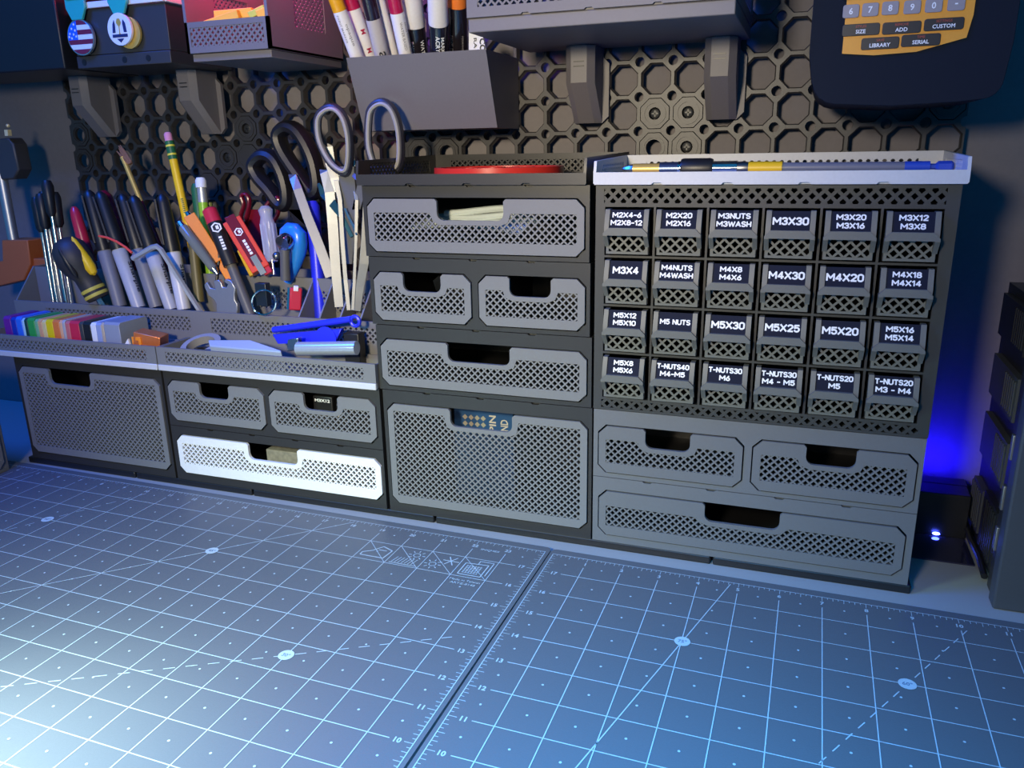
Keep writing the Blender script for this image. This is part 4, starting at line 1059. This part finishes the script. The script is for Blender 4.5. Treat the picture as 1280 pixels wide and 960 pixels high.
# stubby screwdriver
p = at(119, 366, 44); q = at(82, 305, 38); d = (q-p).normalized(); L = (q-p).length
sd = thing('screwdriver', 'stubby screwdriver with a fat black grip and yellow inlay', 'screwdriver', tuple(p))
RUB = mat('dark_rubber', (0.030, 0.028, 0.028), 0.55)
m = MB(); m.lathe(p-d*6, d, [(0, 9), (3, 10.5), (14, 10), (22, 10), (30, 14), (38, 15.8), (L-6, 16), (L+3, 14.4), (L+9, 9.5), (L+11, 4)], 28); m.build('grip', RUB, sd)
m = MB()
for k in (-3.5, 2.0): m.lathe(p+d*k, d, [(0, 10.6), (1.6, 10.9), (3.0, 10.6)], 24)
m.build('yellow_rings', mat('dull_yellow', (0.55, 0.45, 0.06), 0.5), sd)
uu, nn = facing(p+d*L*0.6, d); c = p+d*(L*0.72)
m = MB(); nrm = (nn*0.80+uu*(0.6 if uu.x > 0 else -0.6)).normalized(); tan = d.cross(nrm)
m.lathe(c+nrm*12.6-d*22, d, [(0, 0.6), (2, 3.4), (8, 5.0), (16, 4.8), (26, 3.6), (34, 2.4), (38, 0.6)], 20); m.build('yellow_inlay', YELLOW, sd)
m = MB(); n2 = (nn*0.9-uu*(0.5 if uu.x > 0 else -0.5)).normalized(); m.lathe(c+n2*13.6-d*18, d, [(0, 0.4), (4, 2.6), (16, 3.0), (26, 2.2), (30, 0.4)], 12); m.build('grip_flute', BLACK, sd)
m = MB(); m.lathe(p-d*26, d, [(0, 3), (22, 3)], 8); m.build('shank', STEEL, sd)
# hex key, red wire
m = MB(); hk = [at(166, 323, 36), at(190, 309.5, 38), at(196, 308, 38.5), at(201, 312, 39), at(222, 345, 43), at(243, 378, 46.5)]
m.tube(hk+[hk[-1]+(hk[-1]-hk[-2]).normalized()*18], 2.5, 6); tag(m.build('hex_key', mat('nickel', (0.60, 0.60, 0.60), 0.35, metal=0.6), smooth=20), 'bent bright steel hex key in front of the markers', 'hex key')
m = MB(); m.tube([at(124, 295, 43), at(134, 297, 42), at(146, 302, 41), at(157, 309, 41), at(165, 316, 41)], 1.1, 8); tag(m.build('red_wire', mat('red_wire', (0.8, 0.08, 0.05), 0.4)), 'short red wire crossing the black marker caps', 'wire')
# flat handled tools
def slab(name, label, cat, u0, v0, y0, u1, v1, y1, w, th, m_, parent_parts=(), ch=0.8):
    p = at(u0, v0, y0); q = at(u1, v1, y1); d = (q-p).normalized(); uu, nn = facing(p, d)
    t = thing(name, label, cat, tuple(p), 'tools in the pen rack')
    b = MB(); b.obox((p+q)*0.5, d*((q-p).length*0.5), uu*(w*0.5), nn*(th*0.5)); b.build('body', m_, t, bevel=ch)
    return t, p, q, d, uu, nn
t, p, q, d, uu, nn = slab('utility_knife', 'orange folding utility knife leaning by the yellow pencil', 'knife', 274, 328, 54, 237, 270, 58, 10.5, 7, ORANGE)
m = MB(); m.obox(p-d*8, d*14, uu*3, nn*1.6); m.build('blade_holder', ORANGE, t, bevel=0.5)
m = MB(); m.lathe(q, d, [(0, 2.4), (4, 2.0)], 10); m.build('end_stud', CHROME, t)
t, p, d, L, off = pen('pen', 'smoky clear pen with a steel point lying over the orange knife', 'pen', 267, 336, 233, 290, 44, 46, [('body', mat('smoky_clear', (0.16, 0.17, 0.14), 0.15), [(0, 3.6), (22, 4.4), (44, 4.2), (46, 3)]), ('point', STEEL, [(-6, 1.5), (0, 3.2), (9, 3.4)])], down=0)
m = MB(); m.lathe(at(229.5, 284.5, 46), d, [(0, 3.2), (6, 2.6)], 10); m.build('push_button', STEEL, t)
t, p, d, L, off = pen('hobby_driver', 'black driver with a red end cap and white hexagon logo', 'screwdriver', 309, 382, 266, 273, 48, 58, [('shaft', mat('graphite_grey', (0.10, 0.10, 0.10), 0.45), [(0, 4.4), (38, 4.4)]), ('grip', BLACK, [(37, 6.4), (74, 6.6), (77, 6.2)]), ('end_cap', PINKRED, [(76, 6.5), (88, 6.2), (89.5, 4.5)])], group='tools in the pen rack')
def hexlogo(c, d, nn, r, parent, word=None):
    tan = nn.cross(d); W = tan if (-d).cross(tan).dot(nn) > 0 else -tan
    m = MB(); m.plate([[(r*math.cos(k*math.pi/3), r*math.sin(k*math.pi/3)) for k in range(6)], [(r*0.72*math.cos(k*math.pi/3), r*0.72*math.sin(k*math.pi/3)) for k in range(6)]], c, -d, W, nn, 0.2)
    m.plate([rect(-r*0.35, r*0.35, -r*0.12, r*0.42)], c, -d, W, nn, 0.2)
    m.build('hexagon_logo', WHITEPRINT, parent)
s0 = p+d*(off+70); uu, nn = facing(s0, d); hexlogo(s0+nn*6.6, d, nn, 4.6, t)
m = MB(); tan = nn.cross(d); W = tan if (-d).cross(tan).dot(nn) > 0 else -tan
for k in range(5): m.plate([rect(k*2.6, k*2.6+1.7, -1.4, 1.4)], p+d*(off+62)+nn*6.5, -d, W, nn, 0.2)
m.build('white_blocks', WHITEPRINT, t)
t, p, q, d, uu, nn = slab('folding_tool', 'red folding tool with a dark panel and hexagon logo', 'folding tool', 327, 338, 56, 290, 276, 60, 16, 9, mat('signal_red', (0.75, 0.06, 0.03), 0.35))
m = MB(); m.obox((p*0.42+q*0.58)+nn*4.6, d*24, uu*4.4, nn*0.5); m.build('dark_panel', BURG, t, bevel=0.3)
hexlogo(q-d*13+nn*5.2, d, nn, 3.8, t)
m = MB(); tan = nn.cross(d); W = tan if (-d).cross(tan).dot(nn) > 0 else -tan
for k in range(5): m.plate([rect(k*3.0, k*3.0+2.2, -1.2, 1.2)], q-d*21+nn*5.2, -d, W, nn, 0.2)
m.build('white_blocks', WHITEPRINT, t)
m = MB(); m.obox(p+d*4+nn*4.2, d*9, uu*2.6, nn*1.0); m.build('steel_insert', STEEL, t)
m = MB(); m.obox(p+d*2+uu*(4 if uu.x > 0 else -4), d*8, uu*3.5, nn*3.2); m.build('jaw', PINKRED, t, bevel=0.6)
slab('clear_case', 'translucent yellow strip below the red folding tool', 'strip', 318, 344, 60, 302, 312, 64, 8, 5, mat('amber_clear', (0.70, 0.40, 0.02), 0.2))
t, p, d, L, off = pen('screwdriver', 'small screwdriver with a clear fluted handle', 'screwdriver', 341, 330, 332, 264, 62, 70, [('shaft', STEEL, [(0, 1.6), (4, 1.6)]), ('handle', CLEAR, [(2, 4.5), (6, 6.0), (34, 6.4), (40, 5.0), (46, 6.2), (49, 3.6)])], group='tools in the pen rack')
m = MB()
for k in range(7):
    th = k*2*math.pi/7; uu, nn = facing(p, d); v_ = uu*math.cos(th)+nn*math.sin(th); m.tube([p+d*(off+8)+v_*6.1, p+d*(off+34)+v_*6.3], 0.8, 6)
m.build('flutes', CLEAR, t)
# blue hooked handle with a ratchet head
hb = thing('hook_tool', 'sky blue hooked plastic handle', 'handle', tuple(at(372, 340, 66)), 'tools in the pen rack')
m = MB(); m.tube([at(u, v, 66) for u, v in ((356,296),(357,291),(362,287),(368,288),(373,294),(374,304),(373,316),(369,330),(364,343)) ]+[at(360, 352, 66)], [4.5,5.5,6.2,6.6,7,7,6.5,5.5,4.5,4], 12); m.build('hooked_handle', SKY, hb)
rt = thing('ratchet', 'small chrome ratchet head on a dark handle in front of the blue hook', 'ratchet', tuple(at(357, 350, 54)), 'tools in the pen rack')
c = at(356, 304, 54); m = MB(); m.lathe(c+V((0, -4, 0)), (0.1, 1, 0.35), [(0, 3.5), (0.2, 6.4), (3, 7), (7, 6.6)], 18); m.build('head', CHROME, rt)
m = MB(); p = at(357, 350, 54); q = at(356, 312, 54); m.lathe(p, q-p, [(0, 4.2), ((q-p).length, 4.2)], 14); m.build('handle', mat('graphite_grey', (0.10, 0.10, 0.10), 0.45), rt)
m = MB(); m.sphere(at(346, 320, 52), 3.6); tag(m.build('ball_stud', DSTEEL), 'dark steel ball beside the ratchet', 'ball')
# scissors
def loop(pts, y, n=40):
    """smooth closed ring through the photo points, at depth y"""
    out = []; k = len(pts)
    for i in range(k):
        p0, p1, p2, p3 = [pts[(i+j-1) % k] for j in range(4)]
        for q in range(4):
            t = q/4
            f = lambda a, b, c, d: 0.5*((2*b)+(c-a)*t+(2*a-5*b+4*c-d)*t*t+(3*b-a-3*c+d)*t**3)
            out.append(at(f(p0[0], p1[0], p2[0], p3[0]), f(p0[1], p1[1], p2[1], p3[1]), y))
    return out
def scissors(label, rings, yr, rr, hm, blades, yb, bmt, lining=None):
    t = thing('scissors', label, 'scissors', tuple(at(blades[0][0][0], blades[0][0][1], yb)), 'scissors in the pen rack')
    for pts, y in zip(rings, yr):
        m = MB(); m.tube(loop(pts, y), rr, 10, closed=True, up=Y_, flat=1.5); ro = m.build('finger_ring', hm, t)
        if lining:
            lp = loop(pts, y-3); cx_ = sum((p for p in lp), V((0,0,0)))/len(lp)
            m = MB(); m.tube([cx_+(p-cx_)*0.93+V((0, -1.2, 0)) for p in lp], rr*0.62, 8, closed=True, up=Y_, flat=1.6); m.build('ring_lining', lining, ro)
    for pts in blades:
        m = MB(); P = [at(u, v, yb) for u, v in pts]; k = len(P)
        m.add(P+[p+Y_*2.4 for p in P], [tuple(reversed(range(k))), tuple(range(k, 2*k))]+[(i, (i+1) % k, k+(i+1) % k, k+i) for i in range(k)]); m.build('blade', bmt, t, smooth=20)
    return t
GB = mat('gloss_black', (0.009, 0.008, 0.011), 0.45)
scissors('large black scissors leaning right, steel hidden in the rack',
    [[(318,206),(330,194),(345,200),(357,225),(360,250),(352,256),(338,238),(324,222)], [(349,168),(361,159),(376,168),(392,198),(398,232),(390,240),(372,216),(354,188)]], (90, 86), 6.0, GB,
    [[(345,245),(394,232),(402,262),(384,284),(360,262)], [(360,262),(388,262),(420,345),(400,345)]], 88, GB)
scissors('grey-lined scissors with two tall rings right of the black pair',
    [[(397,150),(405,137),(418,134),(430,146),(437,172),(437,205),(431,217),(414,205),(400,178)], [(461,148),(466,133),(479,127),(492,138),(500,165),(501,200),(494,214),(472,212),(461,185)]], (57, 59), 2.8, mat('dark_grip', (0.03, 0.03, 0.045), 0.4),
    [[(424,208),(442,208),(446,260),(440,330),(424,330)], [(452,205),(466,205),(450,262),(440,262)]], 58, mat('grey_grip', (0.12, 0.12, 0.12), 0.4), mat('pale_grey_lining', (0.33, 0.32, 0.31), 0.45))
scissors('small dark red scissors behind the clear screwdriver',
    [[(302,245),(308,243),(312,252),(309,268),(304,281),(301,270),(305,256)], [(330,272),(334,256),(343,247),(349,250),(347,268),(339,280),(332,282)]], (84, 86), 1.7, BURG,
    [[(306,275),(313,262),(330,262),(334,285),(326,320),(314,320)]], 86, BURG)
# tweezers, files and picks
def strip(name, label, cat, pts, y0, y1, w, th, m_):
    P = [at(u, v, y0+(y1-y0)*k/(len(pts)-1)) for k, (u, v) in enumerate(pts)]
    ws = w if isinstance(w, (list, tuple)) else [w]*len(P)
    vs = []; fs = []
    for k, p in enumerate(P):
        d = (P[min(k+1, len(P)-1)]-P[max(k-1, 0)]).normalized(); uu, nn = facing(p, d); h = ws[k]*0.5
        vs += [p-uu*h, p+uu*h, p+uu*h-nn*th, p-uu*h-nn*th]
    for k in range(len(P)-1):
        a = 4*k
        for j in range(4): fs.append((a+j, a+(j+1) % 4, a+4+(j+1) % 4, a+4+j))
    fs.append((3, 2, 1, 0)); n = 4*(len(P)-1); fs.append((n, n+1, n+2, n+3))
    b = MB(); b.add(vs, fs); return tag(b.build(name, m_, smooth=0, bevel=0.3), label, cat, 'steel hand tools in the pen rack')
SAT = mat('satin_steel', (0.34, 0.34, 0.32), 0.45, metal=0.85); BRT = mat('bright_steel', (0.50, 0.50, 0.47), 0.42, metal=0.85)
strip('nail_file', 'dull steel file with a rounded top, leaning left of the tweezers', 'file', [(361,222),(366,221),(372,236),(384,270),(400,310),(413,346)], 76, 58, [5, 7, 7.5, 8, 8.5, 8.5], 1.6, SAT)
strip('steel_ruler', 'broad bright steel strip standing in the middle of the steel tools', 'ruler', [(400,216),(405,215),(412,240),(416,280),(419,330),(424,384)], 64, 50, [5, 7, 8, 8.4, 8, 7], 1.6, BRT)
strip('tweezers', 'tall bright tweezers with a blue-tinted top', 'tweezers', [(409,183),(411,183),(413,205),(418,222),(422,240)], 62, 58, [5, 6.5, 8, 7.5, 5], 2.0, BRT)
strip('tweezers', 'slim bright tweezers left of the dark handled pick', 'tweezers', [(420,225),(425,250),(428,300),(432,350),(436,388)], 56, 48, [4, 3.6, 3.4, 3.4, 3.2], 2.4, BRT)
strip('scraper', 'dark scraper blade with a cyan glint crossing behind the tweezers', 'scraper', [(398,229),(404,242),(414,252),(428,272),(440,296)], 60, 56, [2, 6, 7, 4, 3], 1.2, mat('dark_cyan_steel', (0.05, 0.16, 0.20), 0.2, metal=0.8))
strip('pick', 'thin bright pick standing upright beside the drawer stack', 'pick', [(443,200),(443,235),(446,250),(445,300),(443,350),(441,388)], 62, 48, [1.6, 2.2, 3, 2.6, 2.6, 2.6], 2.2, BRT)
strip('spatula', 'wide grey spatula blade at the right end of the pen rack', 'spatula', [(457,255),(457,300),(455,330),(450,360),(447,389)], 52, 47, [4, 7, 7.5, 6.5, 5], 1.4, SAT)
strip('pick', 'thin bright pick slanting behind the slim tweezers', 'pick', [(412,226),(420,248),(431,262),(442,284)], 66, 62, [1.5, 2.0, 2.0, 1.6], 1.6, CHROME)
strip('pick', 'short bright pick crossing low between the slim tweezers and spatula', 'pick', [(431,260),(436,272),(442,283),(446,294)], 54, 54, [1.8, 2, 2, 1.6], 1.6, CHROME)
strip('spring_clip', 'blue-edged clip poking out beside the drawer stack top', 'clip', [(441,218),(446,222),(452,228)], 56, 56, [3, 4, 3], 1.6, mat('blue_steel', (0.08, 0.12, 0.65), 0.3, metal=0.4))
pen('pen', 'bright blue pen behind the dull steel file', 'pen', 398, 350, 391, 262, 72, 80, [('body', BLUE, [(0, 5.6), (30, 5.6), (62, 6.0), (66, 4)])])
# wrench, ring and clip, red key holder in the front slots
wr = at(270, 400, 46)
def pp(u, v): p = at(230+u/8, 280+v/8, 45); return (p.x, p.z)
m = MB(); m.plate([[pp(*q) for q in ((330,800),(310,760),(250,710),(215,640),(210,600),(235,580),(270,640),(320,650),(310,600),(300,570),(350,555),(380,590),(390,630),(430,635),(445,600),(405,570),(420,548),(480,570),(520,640),(510,700),(515,760),(540,800),(540,900),(330,900))]], (0, 44, 0), X_, Z_, Y_, 4)
tag(m.build('wrench', mat('cast_steel', (0.42, 0.43, 0.46), 0.4, metal=0.7), bevel=0.7), 'open-ended steel wrench standing in a front slot', 'wrench', None)
m = MB(); p = at(271, 352, 48); q = at(275, 310, 56); m.lathe(p, q-p, [(0, 1.4), ((q-p).length, 1.4)], 8); tag(m.build('black_rod', BLACK), 'thin black rod above the wrench jaws', 'rod')
kr = thing('key_ring', 'steel split ring clipped to a small black clip on the rack edge', 'key ring', tuple(at(330, 384, 38)))
m = MB(); m.tube([at(330+15*math.cos(a*math.pi/14), 378-15.5*math.sin(a*math.pi/14), 37) for a in range(28)], 0.9, 8, closed=True); m.build('split_ring', CHROME, kr)
m = MB(); c = at(329, 366, 42); m.box(c.x-5.5, c.x+5.5, 38.6, 45, c.z-11, c.z+8.5); m.build('clip_body', mat('blue_black', (0.012, 0.02, 0.03), 0.35), kr, bevel=0.6)
kf = thing('pocket_knife', 'small red pocket knife in a front slot beside the key ring', 'knife', tuple(at(369, 384, 52)))
m = MB(); p = at(369, 386, 52); q = at(370, 361, 54); d = (q-p).normalized(); uu, nn = facing(p, d); m.obox((p+q)*0.5, d*9.5, uu*5, nn*3); m.build('scales', PINKRED, kf, bevel=1.2)
m = MB(); m.obox(q+d*0.5+nn*1.5, d*2.2, uu*2.0, nn*2.5); m.build('end_cap', PAPER, kf, bevel=0.4)
m = MB(); m.obox((p+q)*0.5-uu*(6 if uu.x > 0 else -6), d*9, uu*0.9, nn*2.5); m.build('steel_liner', CHROME, kf)

# ------------------------------------------------------------------ clamp at the left edge
cl = thing('clamp', 'black-handled bar clamp with an orange foot at the left end of the pen rack', 'clamp', (-585, 80, 150))
m = MB(); P = [at(u, v, 84) for u, v in ((-14, 175), (10, 172), (16, 180), (23, 212), (17, 224), (-14, 226))]
m.add(P+[p+Y_*16 for p in P], [tuple(reversed(range(6))), tuple(range(6, 12))]+[(i, (i+1) % 6, 6+(i+1) % 6, 6+i) for i in range(6)]); m.build('handle', mat('brown_black', (0.05, 0.045, 0.04), 0.45), cl, bevel=1.5)
m = MB(); m.sphere(at(10, 157, 82), 1.8); c = at(10, 166, 82); m.obox(c, V((2.2, 0, 0)), V((0, 2, 0)), V((0.3, 0, 2.8))); m.build('brass_screw', mat('bright_brass', (0.95, 0.72, 0.35), 0.3, metal=0.2), cl)
m = MB(); p = at(18, 305, 84); q = at(1, 215, 88); m.lathe(p, q-p, [(0, 5), ((q-p).length, 5)], 14); m.build('bar', BRT, cl)
OB = mat('rust_orange', (0.46, 0.12, 0.035), 0.5)
m = MB(); P = [at(u, v, 78) for u, v in ((2, 300), (34, 300), (38, 330), (30, 350), (-20, 362), (-20, 330), (3, 326))]; k = len(P)
m.add(P+[p+Y_*26 for p in P], [tuple(reversed(range(k))), tuple(range(k, 2*k))]+[(i, (i+1) % k, k+(i+1) % k, k+i) for i in range(k)]); m.box(-600, -560.2, 82, 100, 160, 182); m.build('foot', OB, cl, bevel=1.0)

# ------------------------------------------------------------------ cabinet at the left edge and equipment case at the right
sc_ = thing('side_cabinet', 'grey mesh-fronted cabinet standing at the left edge, facing right', 'cabinet', (-600, -130, 0))
b = MB(); b.box(-680, -524, -260, -24, 0.2, 106); b.build('cabinet_body', SLATE, sc_, bevel=1)
b = MB(); ol = cham(-252, -30, 8, 90, 5); ms = rect(-245, -36, 16, 82); b.plate([ol, ms], (-523.8, 0, 0), Y_, Z_, X_, 2.2); b.lattice(ms, 5, 1.2, (-523.6, 0, 0), Y_, Z_, X_, 1.8); b.build('drawer', GREY, sc_)
ec = thing('equipment_case', 'dark open-sided equipment case standing at the right edge', 'case', (340, 60, 0))
CASE = mat('case_grey', (0.060, 0.064, 0.070), 0.45); INN = mat('case_inner', (0.02, 0.02, 0.022), 0.4)
b = MB(); b.box(283, 460, 24, 112, 0.2, 186); b.build('inner_frame', INN, ec)
b = MB(); b.box(276.5, 460, -3, 10, 0.2, 262); b.build('front_door', CASE, ec, bevel=1.5)
b = MB(); b.box(278, 460, 10, 24, 2, 190); b.build('side_rail', DARK, ec, bevel=0.8)
for (y0, y1, z0, z1, m_, nm) in ((30, 70, 10, 50, INN, 'circuit_board'), (76, 106, 14, 46, CASE, 'power_block'), (34, 104, 66, 96, CASE, 'drive_block'), (34, 104, 110, 138, CASE, 'drive_block'), (34, 104, 152, 180, INN, 'drive_block')):
    b = MB(); b.box(279, 284, y0, y1, z0, z1)
    for k in range(6): b.box(278.2, 279.2, y0+4+k*5, y0+6+k*5, z0+3, z1-3)
    b.build(nm, m_, ec)
for (y, z) in ((22, 30), (22, 58), (20, 92)):
    b = MB(); b.box(276.8, 279, y-5, y-1, z, z+16); b.build('bright_port', SAT, ec, bevel=0.4)
b = MB(); b.tube([(277, 28, 6), (277, 50, 9), (277, 80, 7), (277, 106, 10)], 2.2, 8); b.build('ribbon_cable', BLACK, ec)

# blue light bar behind the cabinets, seen in the gap at the right
lbx = thing('light_bar', 'black light bar along the bench back with one glowing blue lamp', 'light bar', (150, 100, 0))
b = MB(); b.box(232, 277.5, 113, 128, 0.2, 34); b.box(232, 276.5, 93, 113, 0.2, 34); b.build('housing', BLACK, lbx, bevel=0.8)
b = MB(); b.box(231, 276, 52, 92, 0.2, 1.2); b.build('gloss_strip', mat('gloss_navy', (0.02, 0.02, 0.05), 0.08, coat=0.6), lbx)
b = MB(); b.sphere((257, 91, 3.2), 1.6, 1.6, 0.6, 0.7); b.build('lamp', mat('blue_lamp', (0.1, 0.1, 0.9), 0.3, emit=(0.06, 0.10, 1.0, 40)), lbx)
